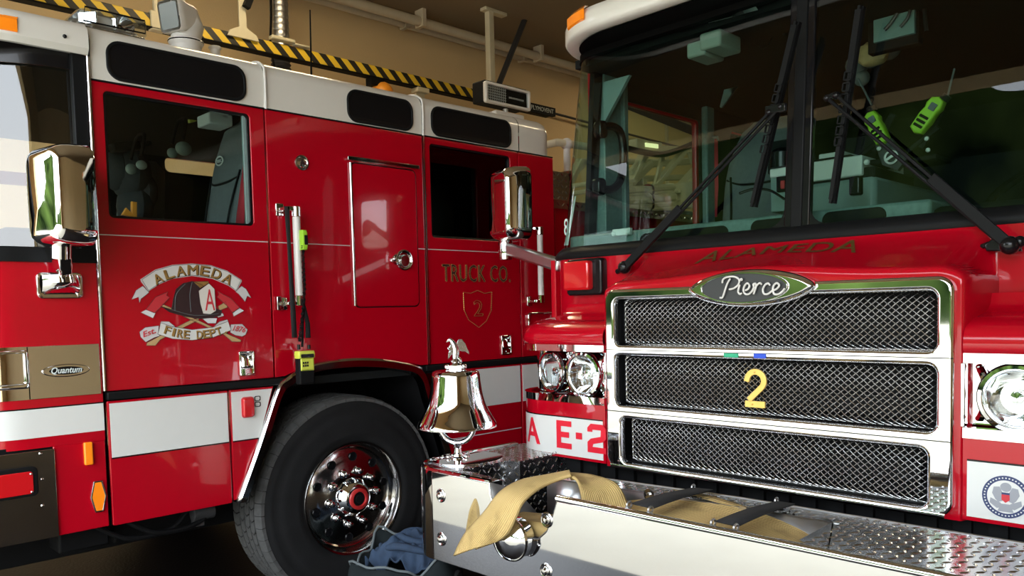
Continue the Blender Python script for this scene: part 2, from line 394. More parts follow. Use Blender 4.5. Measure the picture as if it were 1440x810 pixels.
b = B().box((RX-.06, c2.y-.08, c2.z-.07), (RX+.06, c2.y+.08, c2.z-.02)); b.box((RX-.03, c2.y-.06, c2.z-.55), (RX+.0, c2.y+.06, c2.z-.05)); obj('rail_clip', b, LADDERM, rail, .005)
c3 = onX(219, 22, RX)
b = B().box((RX-.03, c3.y-.06, rz-.08), (RX+.05, c3.y+.06, rz+.08)); b.box((RX-.02, c3.y-.02, rz), (RX+.02, c3.y+.02, 5.03)); obj('joint_clamp', b, LADDERM, rail, .01)
# corrugated exhaust duct hung behind the rail
hx = RX-.32; hy = onX(394, 60, hx).y
b = B(); prof = [(.0, 3.35-.01)]; z = 3.35
while z < 4.05: prof += [(.082, z), (.098, z+.02), (.082, z+.04)]; z += .04
duct = obj('flex_section', B().lathe(prof, (hx, hy, 0), (0, 0, 1), 20), HOSEG)
dth = thing('exhaust_duct', 'dark corrugated exhaust hose hanging from the ceiling behind the striped rail', 'hose', (hx, hy, 3.35))
for v in duct.data.vertices: v.co -= Vector((hx, hy, 3.35))
duct.parent = dth; duct['base'] = dth['base']
prof = []; z = 4.05
while z < 5.02: prof += [(.086, z), (.091, z+.03), (.086, z+.06)]; z += .06
obj('foil_section', B().lathe(prof+[(.0, 5.03)], (hx, hy, 0), (0, 0, 1), 20), BRUSH, dth)
obj('support_rope', B().tube(cat([(hx+.05, hy-.12, 5.02), (hx+.05, hy-.11, 4.5), (hx+.05, hy-.13, 4.1), (hx+.1, hy-.1, 3.8)], 6), .012, 6), BLACKM, dth)
# amber ball
q = onX(534, 128, RX); q2 = onX(526, 108, RX)
ball = thing('warning_ball', 'orange ball hanging on a hook below the striped rail', 'ball', (RX, q.y, q.z-.12))
obj('ball_body', B().ball((RX, q.y+.03, q.z-.02), .12), ORANGE, ball)
b = B().box((RX-.05, q2.y-.07, rz-.15), (RX+.05, q2.y+.09, rz-.075)); b.tube(cat([(RX, q2.y, rz-.18), (RX, q2.y+.04, rz-.26), (RX, q2.y-.01, rz-.34), (RX, q2.y+.03, q.z+.08)], 5), .013, 6); obj('hook', b, BLACKM, ball)

# ================================================================== LADDER TRUCK (left)
X0 = -3.557; XW = -6.05
T = thing('ladder_truck', 'red and white ladder truck with a department crest on its door, seen from its side', 'fire truck', (-4.8, 3.0, 0))
S = side(X0)
def TX(px, py, w=0): return onX(px, py, X0+w)
def uv(px, py): p = onX(px, py, X0); return (p.y, p.z)
# --- front body following the rounded corner
FR = dict(xl=XW, xr=X0, yf=.56, r=.26)
def tpath(off=0, yb=1.105, **k): return planpath(FR['xl'], FR['xr'], FR['yf'], FR['r'], yb, 10, off)
def wrap(path, zs, offs=None):
    b = B(); b.grid([[(x, y, z) for (x, y) in path] for z in zs]); return b
def wrapband(pathf, z0, z1, off=0, t=.01, nz=1):
    """band with thickness following a plan path"""
    p = pathf(off); q = pathf(off-t)
    rows = [[(x, y, z0) for x, y in q]] + [[(x, y, z0+(z1-z0)*i/nz) for x, y in p] for i in range(nz+1)] + [[(x, y, z1) for x, y in q]] + [[(x, y, z0) for x, y in q]]
    b = B().grid(rows)
    k = len(p)-1
    for e in (0, k): b.f.append(tuple(e+i*len(p) for i in range(len(rows)-1)) if e == 0 else tuple(e+i*len(p) for i in reversed(range(len(rows)-1))))
    return b
fb = wrapband(tpath, 1.01, 1.745, 0, .02, 3)
obj('front_body', fb, RED, T)
b = B().box((X0-.02, .91, .648), (X0, 1.105, 1.01)); obj('corner_panel', b, RED, T, .004)
obj('front_stripe', wrapband(tpath, 1.052, 1.165, .0025, .003), CREAM, T)
obj('stripe_edging', wrapband(tpath, 1.1655, 1.1705, .0028, .003), BLACK, T)
obj('window_sill_moulding', wrapband(tpath, 1.742, 1.80, .012, .03), TRIM, T)
# roof cap over the windscreen
rows = []
for off, z in ((-.03, 2.585), (.012, 2.578), (.03, 2.60), (.03, 2.645), (.02, 2.68), (-.01, 2.705), (-.06, 2.72), (-.3, 2.735)):
    rows.append([(x, y, z) for x, y in planpath(XW, X0, .56, .30, 1.112, 12, off)])
cap = B().grid(rows); obj('roof_visor', cap, WHITE, T)
# amber corner light on the visor
pp = planpath(XW, X0, .56, .30, 1.112, 12, .036)
seg = [p for p in pp if p[0] > -3.80 and p[1] < .875]
seg2 = [p for p in planpath(XW, X0, .56, .30, 1.112, 12, .028) if p[0] > -3.80 and p[1] < .875]
obj('amber_marker_light', B().grid([[(x, y, 2.608) for x, y in seg2], [(x, y, 2.612) for x, y in seg], [(x, y, 2.655) for x, y in seg], [(x-.01, y+.01, 2.675) for x, y in seg2]]), AMBER, T)
obj('roof_stud', B().ball(TX(91, 51, .03), .008), BLACK, T)
# windscreen, pillar, frit
def gpath(off=0): return planpath(XW+.03, X0-.03, .60, .44, 1.055, 16, off)
rows = [[(x, y, 1.79) for x, y in gpath(0)], [(x, y, 2.2) for x, y in gpath(-.01)], [(x, y, 2.60) for x, y in gpath(-.02)]]
obj('windscreen', B().grid(rows), GLASST, T, smooth=60)
b = B().box((X0-.04, 1.055, 1.745), (X0-.004, 1.108, 2.6)); b.box((XW+.004, 1.055, 1.745), (XW+.04, 1.108, 2.6)); objs('window_pillar', b, TRIM, T, .004)
b = wrapband(lambda o: gpath(o), 2.52, 2.60, .002, .006); obj('windscreen_header', b, BLACK, T)
b = B(); q = planpath(XW+.035, X0-.035, .62, .30, 1.05, 12, 0)
b.tube([(X0-.15, .7, 1.78), (X0-.11, .8, 2.58)], .022, 10); b.box((-4.83, .6, 1.78), (-4.77, .64, 2.6)); b.tube([(XW+.1, .7, 1.78), (XW+.1, .8, 2.58)], .022, 10); objs('windscreen_pillar', b, BLACKM, T)
# doors and panels
def panel(name, loops, m=RED, t=.02, w=0, bev=.003, parent=T, **k):
    return obj(name, B().plate(loops, S, t, bev, w), m, parent, **k)
def rect(u0, v0, u1, v1, r=.006): return rrect(u0, v0, u1, v1, r, 3)
d1 = panel('front_door', [rect(1.120, 1.212, 1.877, 2.484), rrect(1.167, 1.932, 1.806, 2.451, .02)])
obj('window_seal', B().plate([rrect(1.162, 1.927, 1.811, 2.456, .02), rrect(1.177, 1.942, 1.792, 2.441, .015)], S, .02, .002, -.006), BLACK, d1)
obj('window_channel', B().box((X0-.03, 1.778, 1.94), (X0-.012, 1.795, 2.445)), TEALF, d1)
obj('window_glass', B().plate([rrect(1.165, 1.93, 1.808, 2.453, .02)], S, .004, 0, -.02), GLASSS, d1)
obj('door_opposite', B().plate([rect(1.120, 1.212, 1.877, 2.484), rrect(1.2, 1.932, 1.75, 2.40, .04)], side(XW), .02, .003, 0), RED, T)
hg = B().cyl((X0+.006, 1.1135, 1.215), (X0+.006, 1.1135, 2.575), .0075, n=10)
for k in range(34): hg.cyl((X0+.006, 1.1135, 1.235+k*.04), (X0+.006, 1.1135, 1.239+k*.04), .0088, n=10)
obj('door_hinge', hg, STEEL, T)
hg = B().box((X0-.01, 2.8265, 1.215), (X0+.008, 2.8335, 2.60))
for k in range(34): hg.box((X0-.01, 2.8255, 1.235+k*.04), (X0+.010, 2.8345, 1.239+k*.04))
obj('door_hinge', hg, STEEL, T)
arch = [uv(*p) for p in ((388, 541), (401, 529), (430, 514), (470, 506), (515, 504), (560, 508), (590, 518))]
mid = [(1.886, 2.484), (1.886, 1.212)] + [(a, b_) for a, b_ in arch[1:-1]] + [(2.77, 1.212), (2.822, 1.212), (2.822, 2.484)]
panel('centre_panel', [mid])
rd = panel('rear_door', [rect(2.838, 1.212, 3.570, 2.484), rrect(2.876, 1.928, 3.505, 2.450, .02)])
obj('window_seal', B().plate([rrect(2.871, 1.923, 3.51, 2.455, .02), rrect(2.886, 1.938, 3.495, 2.44, .015)], S, .02, .002, -.006), BLACK, rd)
obj('window_glass', B().plate([rrect(2.875, 1.93, 3.505, 2.45, .02)], S, .004, 0, -.02), GLASSD, rd)
obj('window_bar', B().box((X0-.06, 3.12, 1.94), (X0-.05, 3.13, 2.43)), DARKP, rd)
panel('end_panel', [rect(3.578, 1.212, 3.895, 2.484)])
sk = panel('door_step_panel', [rect(1.120, .645, 1.643, 1.170)])
sk2 = panel('arch_front_panel', [[(1.652, .655), (1.690, .66), (1.79, .92), (1.872, 1.17), (1.652, 1.170)]])
sk3 = panel('rear_skirt', [[(2.868, 1.170), (2.99, .60), (3.555, .60), (3.555, 1.17)]])
sk4 = panel('end_skirt', [rect(3.566, .60, 3.895, 1.170)])
def stripe(name, lp, par, m=CREAM): return obj(name, B().plate([lp], S, .003, 0, .003), m, par)
stripe('reflective_stripe', [(1.128, .933), (1.637, .933), (1.637, 1.160), (1.128, 1.160)], sk)
stripe('stripe_edging', [(1.128, .927), (1.637, .927), (1.637, .932), (1.128, .932)], sk, BLACK)
stripe('reflective_stripe', [(1.658, .933), (1.788, .933), (1.862, 1.160), (1.658, 1.160)], sk2)
stripe('stripe_edging', [(1.658, .927), (1.786, .927), (1.788, .932), (1.658, .932)], sk2, BLACK)
stripe('reflective_stripe', [(2.925, .933), (3.549, .933), (3.549, 1.160), (2.875, 1.160)], sk3)
stripe('reflective_stripe', [(3.572, .933), (3.89, .933), (3.89, 1.160), (3.572, 1.160)], sk4)
stripe('pinstripe', [(2.96, .765), (3.549, .765), (3.549, .770), (2.96, .770)], sk3, SILK)
b = B().box((X0-.03, 1.12, 1.176), (X0+.012, 1.925, 1.208)); obj('rubbing_strip', b, TRIM, T, .004)
b = B().box((X0-.03, 2.80, 1.176), (X0+.012, 3.895, 1.208)); obj('rubbing_strip', b, TRIM, T, .004)
# belt pinstripe and red/white dividing line
for (u0, u1) in ((1.125, 1.872), (1.89, 2.33), (2.352, 2.765), (2.775, 2.82), (2.842, 3.566)):
    pl = B().box((X0, u0, 1.858), (X0+.003, u1, 1.862)); obj('belt_pinstripe', pl, GOLD if False else SILK, T)
for (u0, u1) in ((1.122, 1.875), (1.888, 2.82), (2.84, 3.568), (3.58, 3.893)):
    obj('colour_divider', B().box((X0-.01, u0, 2.4845), (X0+.002, u1, 2.4905)), BLACK, T)
# white roof cove in four lengths, with windows set in
def covesec(name, u0, u1, taper=0):
    prof = [(0, 2.492), (0, 2.60), (.002, 2.645), (-.004, 2.665), (-.02, 2.69), (-.05, 2.71), (-.10, 2.722), (-.5, 2.735)]
    us = [u0, u0+.002] + ([u1-.002, u1] if not taper else [u1-taper*(1-math.sin(a)) for a in [PI/2*i/6 for i in range(7)]])
    rows = []
    for u in us:
        k = 0
        if taper and u > u1-taper:
            t = (u-(u1-taper))/taper; k = taper*(1-math.sqrt(max(0, 1-t*t)))
        rows.append([(X0+w-k*.8, u, z-k*.5*(1 if z > 2.6 else 0)) for w, z in prof])
    return obj(name, B().grid(rows), WHITE, T)
cv = [covesec('roof_cove', 1.124, 1.884), covesec('roof_cove', 1.892, 2.824), covesec('roof_cove', 2.836, 3.581), covesec('roof_cove', 3.588, 3.898, .10)]
for (u) in (1.888, 2.830):
    obj('roof_bead', B().tube(cat([(X0+.004, u, 2.487), (X0+.006, u, 2.645), (X0-.015, u, 2.693), (X0-.10, u, 2.727), (X0-.3, u, 2.735)], 5), .006, 8), SHELLW, T)
for (u0, u1, v0, v1, par) in ((1.188, 1.788, 2.503, 2.658, cv[0]), (2.345, 2.757, 2.500, 2.660, cv[1]), (2.893, 3.511, 2.500, 2.660, cv[2])):
    fr = obj('high_window', B().plate([rrect(u0, v0, u1, v1, .055, 8)], S, .006, .002, .006), BLACK, par)
    obj('window_rim', B().plate([rrect(u0-.004, v0-.004, u1+.004, v1+.004, .058, 8), rrect(u0+.008, v0+.008, u1-.008, v1-.008, .05, 8)], S, .012, .003, .010), TRIM, par)
# shell: roof, far side, back, floor, interior lining
b = B().box((XW+.05, .9, 2.70), (X0-.3, 3.89, 2.73)); obj('cab_roof', b, WHITE, T)
a = onX(230, 221, XW+.03); c = onX(292, 248, XW+.03)
b = B().plate([[(1.9, .65), (3.89, .65), (3.89, 2.7), (1.9, 2.7)], rrect(a.y, c.z, c.y+.5, a.z, .04)], side(XW+.02), .03, .002); b.box((XW, 1.1, .65), (XW+.03, 1.9, 1.21)); obj('far_side', b, RED, T)
b = B().box((XW, 3.84, .65), (X0-.11, 3.88, 2.66)); obj('cab_back', b, RED, T)
b = B().box((XW+.03, .62, 1.16), (X0-.03, 3.86, 1.2)); b.box((XW+.03, 2.75, 1.2), (X0-.05, 2.8, 2.1)); b.box((XW+.05, .65, 2.685), (X0-.12, 3.85, 2.699)); b.box((XW+.03, 3.8, 1.2), (X0-.05, 3.85, 2.6))
obj('cab_lining', b, DARKP, T)
# inside of the opposite door with a long slot window
a = onX(230, 221, XW+.03); c = onX(292, 248, XW+.03)
b = B().plate([[(1.95, 1.2), (3.8, 1.2), (3.8, 2.7), (1.95, 2.7)], rrect(a.y, c.z, c.y+.5, a.z, .04)], side(XW+.05), .02, .002); obj('inner_wall', b, DARKP, T)
# --- seats
def seat(parent, cx, cy, zb, w=.46, h=.80, logo=False, lean=.1, nm='seat'):
    """seat facing -Y with integrated head rest"""
    b = B(); rows = []
    for i in range(15):
        t = i/14; z = zb+h*t; ww = w/2*(1-.03*t) if t < .62 else w/2*(.97-.42*((t-.62)/.38)**1.8)
        y = cy+lean*t; d = .13*(1-.35*t) if i < 14 else .03
        if i == 14: ww *= .86
        ring = []
        for k in range(20):
            a = 2*PI*k/20; ca, sa = math.cos(a), math.sin(a)
            ring.append((cx+ww*math.copysign(abs(ca)**.55, ca), y+d*math.copysign(abs(sa)**.7, sa)-.02*math.sin(PI*t), z))
        rows.append(ring)
    b.grid(rows, True); b.f.append(tuple(14*20+k for k in range(20)))
    s0 = obj(nm, b, SEATM, parent)
    b = B().plate([rrect(cx-w/2, cy-.50, cx+w/2, cy-.02, .08)], top(zb+.05), .16, .03); obj('seat_cushion', b, SEATM, s0)
    yy = lambda z: cy+lean*((z-zb)/h)-.135*(1-.35*(z-zb)/h)-.015
    for sgn in (-1, 1):
        pts = [(cx+sgn*w*.27, yy(zb+.05)-.004, zb+.05), (cx+sgn*w*.30, yy(zb+.3)-.004, zb+.3), (cx+sgn*w*.36, yy(zb+.5)+.01, zb+.5)]
        obj('seam', B().tube(cat(pts, 6), .006, 6), BLACKM, s0)
    obj('seam', B().tube(cat([(cx-w*.43, yy(zb+.48)+.035, zb+.49), (cx-w*.2, yy(zb+.45)-.002, zb+.45), (cx+w*.2, yy(zb+.45)-.002, zb+.45), (cx+w*.43, yy(zb+.48)+.035, zb+.49)], 6), .006, 6), BLACKM, s0)
    if logo:
        zc = zb+h*.72
        f = front(yy(zc)+.004)
        obj('seat_logo', B().plate([ell(cx-.06, zc, .045, .026), ell(cx-.06, zc, .037, .019)], f, .004, 0, .012).text('USSC', (cx-.085, zc-.008, cx-.035, zc+.008), f, .004, .012), PALE, s0)
    return s0
ss = seat(T, -4.10, 1.98, 1.76, .47, .80, True)
obj('seat', B().box((-4.35, 1.5, 1.2), (-3.9, 1.95, 1.75)), DARKP, T, .03, label='dark seat pedestal')
e0, e1 = onX(345, 205, -3.85), onX(331, 316, -3.85); e2, e3 = onX(349, 207, -3.8), onX(343, 316, -3.8)
obj('seat_belt', B().grid([[e0, e1], [e2, e3]]), BELT, T, solid=.003)
seat(T, -5.35, 1.9, 1.7, .46, .8)
# steering wheel and column
cw = onX(170, 330, -4.15)
b = B(); th = math.radians(35)
ring = []
for k in range(40):
    a = 2*PI*k/40; lx = .23*math.cos(a); ly = .23*math.sin(a)
    ring.append((-4.2+lx, cw.y+.05+ly*math.cos(th), 1.84+ly*math.sin(th)))
b.tube(ring, .016, 10, True); b.tube([(-4.2, cw.y+.05, 1.84), (-4.2, cw.y-.1, 1.5)], .03)
for a in (0, 2.2, 4.1): b.tube([(-4.2, cw.y+.05, 1.84), (-4.2+.22*math.cos(a), cw.y+.05+.22*math.sin(a)*math.cos(th), 1.84+.22*math.sin(a)*math.sin(th))], .014, 8)
obj('steering_wheel', b, BLACK, T)
b = B().box((-5.9, .72, 1.2), (-3.75, 1.0, 1.82)); b.box((-5.1, 1.0, 1.2), (-4.6, 1.75, 1.98)); obj('dashboard', b, DARKP, T, .03)
# equipment seen in the cab
a = onX(298, 172, -4.2); obj('overhead_box', B().box((-4.25, a.y-.06, a.z-.03), (-4.1, a.y+.07, a.z+.03)).box((-4.25, a.y+.01, a.z), (-4.1, a.y+.05, a.z+.07)), PALE, T, .008)
a = onX(195, 205, -4.9); obj('folding_arm', B().bar(a, onX(156, 208, -4.9), .08, .05).bar(a, onX(210, 202, -4.9), .09, .025), DARKP, T, .01)
b = B()
for (px, py, r) in ((183, 245, .16), (200, 270, .12), (190, 290, .14), (165, 240, .12)): b.ball(onX(px, py, -5.0), r, 12, 8, (1, .7, 1))
tag(recentre(obj('turnout_coat', b, mat('charcoal_coat_cloth', (.035, .04, .042), .9, spec=.1, noise=.4, nscale=30, bump=.6, bscale=60))), 'dark grey coat bundle hung in the middle of the ladder truck cab', 'coat')
tag(recentre(obj('orange_pouch', B().plate([[(lambda p: (p.y, p.z))(onX(*q, -4.7)) for q in ((186, 283), (193, 284), (193, 306), (172, 302), (178, 292), (186, 300))]], side(-4.7), .03, .004), ORANGE)), 'small orange pouch low in the ladder truck side window', 'pouch')
obj('yellow_tool', B().bar(onX(266, 160, -4.8), onX(271, 172, -4.8), .03, .05).bar(onX(272, 165, -4.8), onX(280, 160, -4.8), .03, .03), LIMEY, T, .006)
obj('dome_lamp', B().ball(onX(217, 144, -4.7), .09, 14, 8, (1, 1.3, .25)), SEATM, T)
for (px, py, nm) in ((258, 209, 'pale green headset hung beside the driver seat of the ladder truck'), (199, 232, 'small pale headset hung over gear in the middle of the ladder truck cab')):
    c = onX(px, py, -4.6); hs = thing('headset', nm, 'headset', (c.x, c.y, c.z-.1))
    obj('ear_cup', B().ball(c, (.04 if px > 230 else .026), 14, 10, (.7, 1.15, 1)), GREENW, hs); obj('ear_cup', B().ball(c+Vector((-.16, 0, .0)), .03, 14, 10, (.7, 1, 1)), GREENW, hs)
    obj('head_band', B().tube(cat([c+Vector((0, 0, .05)), c+Vector((-.02, .03, .17)), c+Vector((-.14, .03, .17)), c+Vector((-.16, 0, .05))], 6), .01, 8), BLACKM, hs)
# --- emblem on the door
em = obj('door_emblem', B().plate([[uv(*p) for p in [(170+x/6.23, 360+y/6.23) for x, y in ((170,205),(300,120),(450,78),(620,66),(790,82),(930,130),(1055,210),(1055,225),(1010,310),(940,260),(800,200),(620,175),(450,200),(330,250),(240,310),(175,225))]]], S, .002, 0, .003), SILK, T)
def E2(x, y): return uv(170+x/6.23, 360+y/6.23)
INK = B()
def epoly(b, pts, w=.004, t=.002):
    INK.tube([Vector((X0+w, *E2(x, y))) for x, y in pts], .0011, 5, True)
    return b.plate([[E2(x, y) for x, y in pts]], S, t, 0, w)
b = B(); epoly(b, ((190,262),(245,318),(215,345),(175,375),(160,412),(152,360),(90,382),(130,300)), .0028); epoly(b, ((1055,262),(1095,290),(1140,368),(1105,350),(1085,402),(1060,370),(1030,335),(1000,312)), .0028)
epoly(b, ((350,572),(420,575),(470,615),(470,640),(340,600)), .0026); epoly(b, ((930,555),(860,575),(820,610),(830,635),(945,590)), .0026)
epoly(b, ((160,665),(210,625),(330,610),(325,680),(340,700),(290,715),(215,755),(170,710)), .0028); epoly(b, ((960,600),(1060,595),(1108,645),(1090,690),(1060,705),(1000,695),(955,670)), .0028)
objs('ribbon_tail', b, SILK, em)
b = B(); epoly(b, ((345,585),(450,620),(620,645),(800,625),(935,572),(962,650),(800,715),(620,738),(450,725),(320,685)), .0044); obj('lower_ribbon', b, CREAM, em)
b = B(); epoly(b, ((180,208),(300,128),(450,84),(620,72),(790,88),(930,136),(1048,213),(1006,302),(940,250),(800,192),(620,168),(450,192),(330,242),(240,302)), .0044); obj('upper_ribbon', b, CREAM, em)
b = B(); epoly(b, ((360,420),(440,455),(440,480),(345,440)), .0032); epoly(b, ((850,440),(915,400),(930,450),(860,478)), .0032)
epoly(b, ((545,530),(600,528),(860,650),(1050,735),(1045,752),(970,750),(900,690),(700,600)), .0032); epoly(b, ((700,540),(640,580),(520,640),(340,735),(300,785),(222,785),(225,760),(480,625),(610,560)), .0033); objs('axe_handle', b, TANW, em)
b = B(); epoly(b, ((410,312),(395,345),(425,365),(345,450),(290,500),(215,470),(300,360),(370,330)), .0036); epoly(b, ((845,308),(855,340),(840,360),(930,440),(975,500),(1040,455),(960,370),(890,335)), .0036); objs('axe_head', b, REDI, em)
b = B(); epoly(b, ((215,470),(300,500),(278,545),(170,495)), .004); epoly(b, ((975,495),(1035,455),(1075,480),(985,530)), .004); epoly(b, ((700,540),(840,545),(830,590),(760,590)), .003); epoly(b, ((830,510),(890,500),(900,525),(850,540)), .003); objs('axe_blade', b, SILVER, em)
b = B(); epoly(b, ((345,440),(440,470),(455,380),(480,290),(540,240),(620,222),(700,250),(760,300),(830,460),(880,480),(870,520),(800,540),(690,550),(560,530),(420,490)), .0052, .003)
hel = obj('helmet', b, BROWNH, em)
b = B()
for pts in (((470,480),(480,340),(560,245)), ((610,490),(600,340),(620,230)), ((440,470),(640,520),(850,505))):
    b.tube([Vector((X0+.0055, *E2(x, y))) for x, y in [(p.x, p.y) for p in cat([(x, y, 0) for x, y in pts], 6)]], .0014, 6)
obj('helmet_ribs', b, SEATM, em)
b = B(); epoly(b, ((675,305),(765,240),(815,290),(828,480),(780,510),(715,505),(690,420)), .0064); obj('helmet_shield', b, WHITE, em)
obj('shield_letter', B().text('A', (*E2(735, 478), *E2(812, 292)), S, .001, .0072), REDI, em)
b = B(); epoly(b, ((630,225),(760,222),(765,240),(690,282)), .0058); obj('helmet_crest', b, GOLD, em)
obj('ink_outline', INK, BROWNH, em)
def arctext(b, txt, cx, cy, R, a0, a1, h, w, dx=0, wd=.8, S_=1):
    n = len(txt)
    for i, ch in enumerate(txt):
        if ch == ' ': continue
        a = a0+(a1-a0)*(i/(n-1))
        ux, uy = math.cos(a), -math.sin(a)*S_
        px, py = cx+R*math.cos(a), cy-R*math.sin(a)
        vs, fs = text_mesh(ch, .001, 0, .018); x0 = min(p.x for p in vs); x1 = max(p.x for p in vs); y1 = max(p.y for p in vs)
        sgn = 1 if S_ > 0 else -1
        rot = (PI/2-a) if S_ > 0 else -(a+PI/2)
        wch = h*wd*(.42 if ch == 'I' else .35 if ch == '.' else 1.15 if ch == 'M' else 1)
        out = []
        for p in vs:
            lx = ((p.x-x0)/(x1-x0)-.5)*wch; ly = (p.y/.7)*h-h/2 if ch == '.' else (p.y/y1-.5)*h
            X = px+lx*math.cos(rot)-(-ly)*math.sin(rot)*1; Y = py+lx*math.sin(rot)+(-ly)*math.cos(rot)
            u, v = E2(X+dx, Y+dx*.6); out.append(Vector((X0+w+p.z, u, v)))
        b.add(out, fs)
    return b
def circ3(p, q, r):
    (ax, ay), (bx, by), (cx, cy) = p, q, r; d = 2*(ax*(by-cy)+bx*(cy-ay)+cx*(ay-by))
    ux = ((ax*ax+ay*ay)*(by-cy)+(bx*bx+by*by)*(cy-ay)+(cx*cx+cy*cy)*(ay-by))/d
    uy = ((ax*ax+ay*ay)*(cx-bx)+(bx*bx+by*by)*(ax-cx)+(cx*cx+cy*cy)*(bx-ax))/d
    return ux, uy, math.hypot(ax-ux, ay-uy)
cx, cy, R = circ3((320, 198), (625, 122), (930, 200))
A0, A1 = math.atan2(cy-198, 320-cx), math.atan2(cy-200, 930-cx)
for off, m, w in ((7, BLACK, .0052), (0, GOLD, .0066)):
    obj('lettering_shadow' if off else 'lettering', arctext(B(), 'ALAMEDA', cx, cy, R, A0, A1, 84, w, off, .98), m, em)
cx, cy, R = circ3((405, 650), (640, 690), (905, 640))
A0, A1 = math.atan2(-(650-cy), 405-cx), math.atan2(-(640-cy), 905-cx)
for off, m, w in ((6, BLACK, .0052), (0, GOLD, .0066)):
    obj('lettering_shadow' if off else 'lettering', arctext(B(), 'FIRE DEPT.', cx, cy, R, A0, A1, 70, w, off, .75, -1), m, em)
def slant(b, txt, x0, y0, x1, y1, h, w):
    a = Vector((x0, y0)); d = Vector((x1-x0, y1-y0)); vs, fs = text_mesh(txt, .001, .25, .012); q0 = min(p.x for p in vs); q1 = max(p.x for p in vs); r1 = max(p.y for p in vs)
    nx = Vector((-d.y, d.x)).normalized()
    out = []
    for p in vs:
        q = a+d*((p.x-q0)/(q1-q0))-nx*(p.y/r1*h); u, v = E2(q.x, q.y); out.append(Vector((X0+w+p.z, u, v)))
    return b.add(out, fs)
b = B(); slant(b, 'Est.', 195, 712, 305, 672, 48, .0045); slant(b, '1876', 975, 652, 1085, 672, 48, .0045); obj('small_lettering', b, REDI, em)
b = B()
for (e, f) in (((185, 735), (380, 640)), ((235, 775), (380, 690)), ((930, 690), (1040, 740))): pass
# --- TRUCK CO. and the shield with 2
def golddash(path, w=.003, r=.0022):
    b = B(); pts = [Vector((X0+w, u, v)) for u, v in path]
    L = 0; out = []
    for i in range(len(pts)-1):
        d = (pts[i+1]-pts[i]).length; n = max(1, round(d/.011))
        for k in range(n):
            a = pts[i].lerp(pts[i+1], (k+.1)/n); c = pts[i].lerp(pts[i+1], (k+.75)/n); b.tube([a, c], r, 5)
    return b
dn = obj('unit_lettering', B().text('TRUCK CO.', (*uv(622, 396), *uv(717, 374)), S, .001, .002, bold=.006, spacing=1.1), BROWNH, T)
def outline_text(txt, box, name, parent, r=.0022):
    """outlined letters: a fine gold line round every letter"""
    cu = bpy.data.curves.new('letters', 'FONT'); cu.body = txt; cu.resolution_u = 2; cu.space_character = 1.1
    ob = bpy.data.objects.new('temp', cu); C.objects.link(ob); bpy.context.view_layer.update()
    me = bpy.data.meshes.new_from_object(ob.evaluated_get(bpy.context.evaluated_depsgraph_get()))
    cnt = {}
    for p in me.polygons:
        vs = list(p.vertices)
        for i in range(len(vs)):
            k = tuple(sorted((vs[i], vs[(i+1) % len(vs)]))); cnt[k] = cnt.get(k, 0)+1
    x0 = min(v.co.x for v in me.vertices); x1 = max(v.co.x for v in me.vertices); y0 = min(v.co.y for v in me.vertices); y1 = max(v.co.y for v in me.vertices)
    u0, v0, u1, v1 = box; b = B()
    f = lambda c: Vector((X0+.003, u0+(c.x-x0)/(x1-x0)*(u1-u0), v0+(c.y-y0)/(y1-y0)*(v1-v0)))
    for (i, j), n in cnt.items():
        if n == 1:
            p, q = f(me.vertices[i].co), f(me.vertices[j].co); d = (q-p).length; m = max(1, round(d/.009))
            for k in range(m): b.tube([p.lerp(q, k/m), p.lerp(q, (k+.7)/m)], r, 4, caps=False)
    bpy.data.objects.remove(ob); bpy.data.meshes.remove(me); bpy.data.curves.remove(cu)
    return obj(name, b, GOLD, parent)
outline_text('TRUCK CO.', (*uv(622, 396), *uv(717, 374)), 'gold_outline', dn)
shp = [uv(360+x/3.6, 400+y/3.6) for x, y in ((1048,40),(1085,45),(1120,30),(1155,45),(1193,38),(1190,130),(1165,185),(1127,218),(1075,180),(1052,130),(1048,40))]
sh = obj('shield_outline', golddash(shp), GOLD, T)
outline_text('2', (*uv(360+1103/3.6, 400+160/3.6), *uv(360+1146/3.6, 400+80/3.6)), 'shield_numeral', sh)
# --- compartment door
cd = obj('compartment_door', B().plate([rrect(2.350, 1.545, 2.766, 2.285, .03)], S, .008, .003, .007), RED, T)
obj('door_gap', B().plate([rrect(2.344, 1.539, 2.772, 2.291, .034), rrect(2.349, 1.544, 2.767, 2.286, .031)], S, .003, 0, .002), BLACK, cd)
obj('side_hinge', B().cyl((X0+.008, 2.345, 1.55), (X0+.008, 2.345, 2.285), .007, n=10), STEEL, cd)
obj('drip_rail', B().box((X0, 2.325, 2.296), (X0+.02, 2.785, 2.308)).box((X0+.014, 2.325, 2.300), (X0+.02, 2.785, 2.316)), STEEL, cd, .002)
lt = obj('round_latch', B().lathe([(.001, .012), (.036, .012), (.042, .016), (.05, .024), (.056, .02), (.058, .008), (.058, 0)], (X0, 2.662, 1.795), (1, 0, 0), 32), CHROME, cd)
obj('latch_tab', B().plate([[(2.61, 1.83), (2.575, 1.80), (2.572, 1.785), (2.61, 1.765)]], S, .02, .006, .022).ball((X0+.024, 2.592, 1.797), .012), CHROME, lt)
obj('latch_handle', B().plate([ell(2.668, 1.79, .03, .032)], S, .008, .003, .02), STEEL, lt)
ds = obj('round_vent_cap', B().lathe([(.001, .006), (.02, .006), (.026, .003), (.03, .007), (.037, .006), (.038, 0)], (X0, 2.069, 2.255), (1, 0, 0), 28), STEEL, T)
obj('cap_mark', B().text('A', (2.055, 2.235, 2.083, 2.273), S, .002, .008), BROWNH, ds)
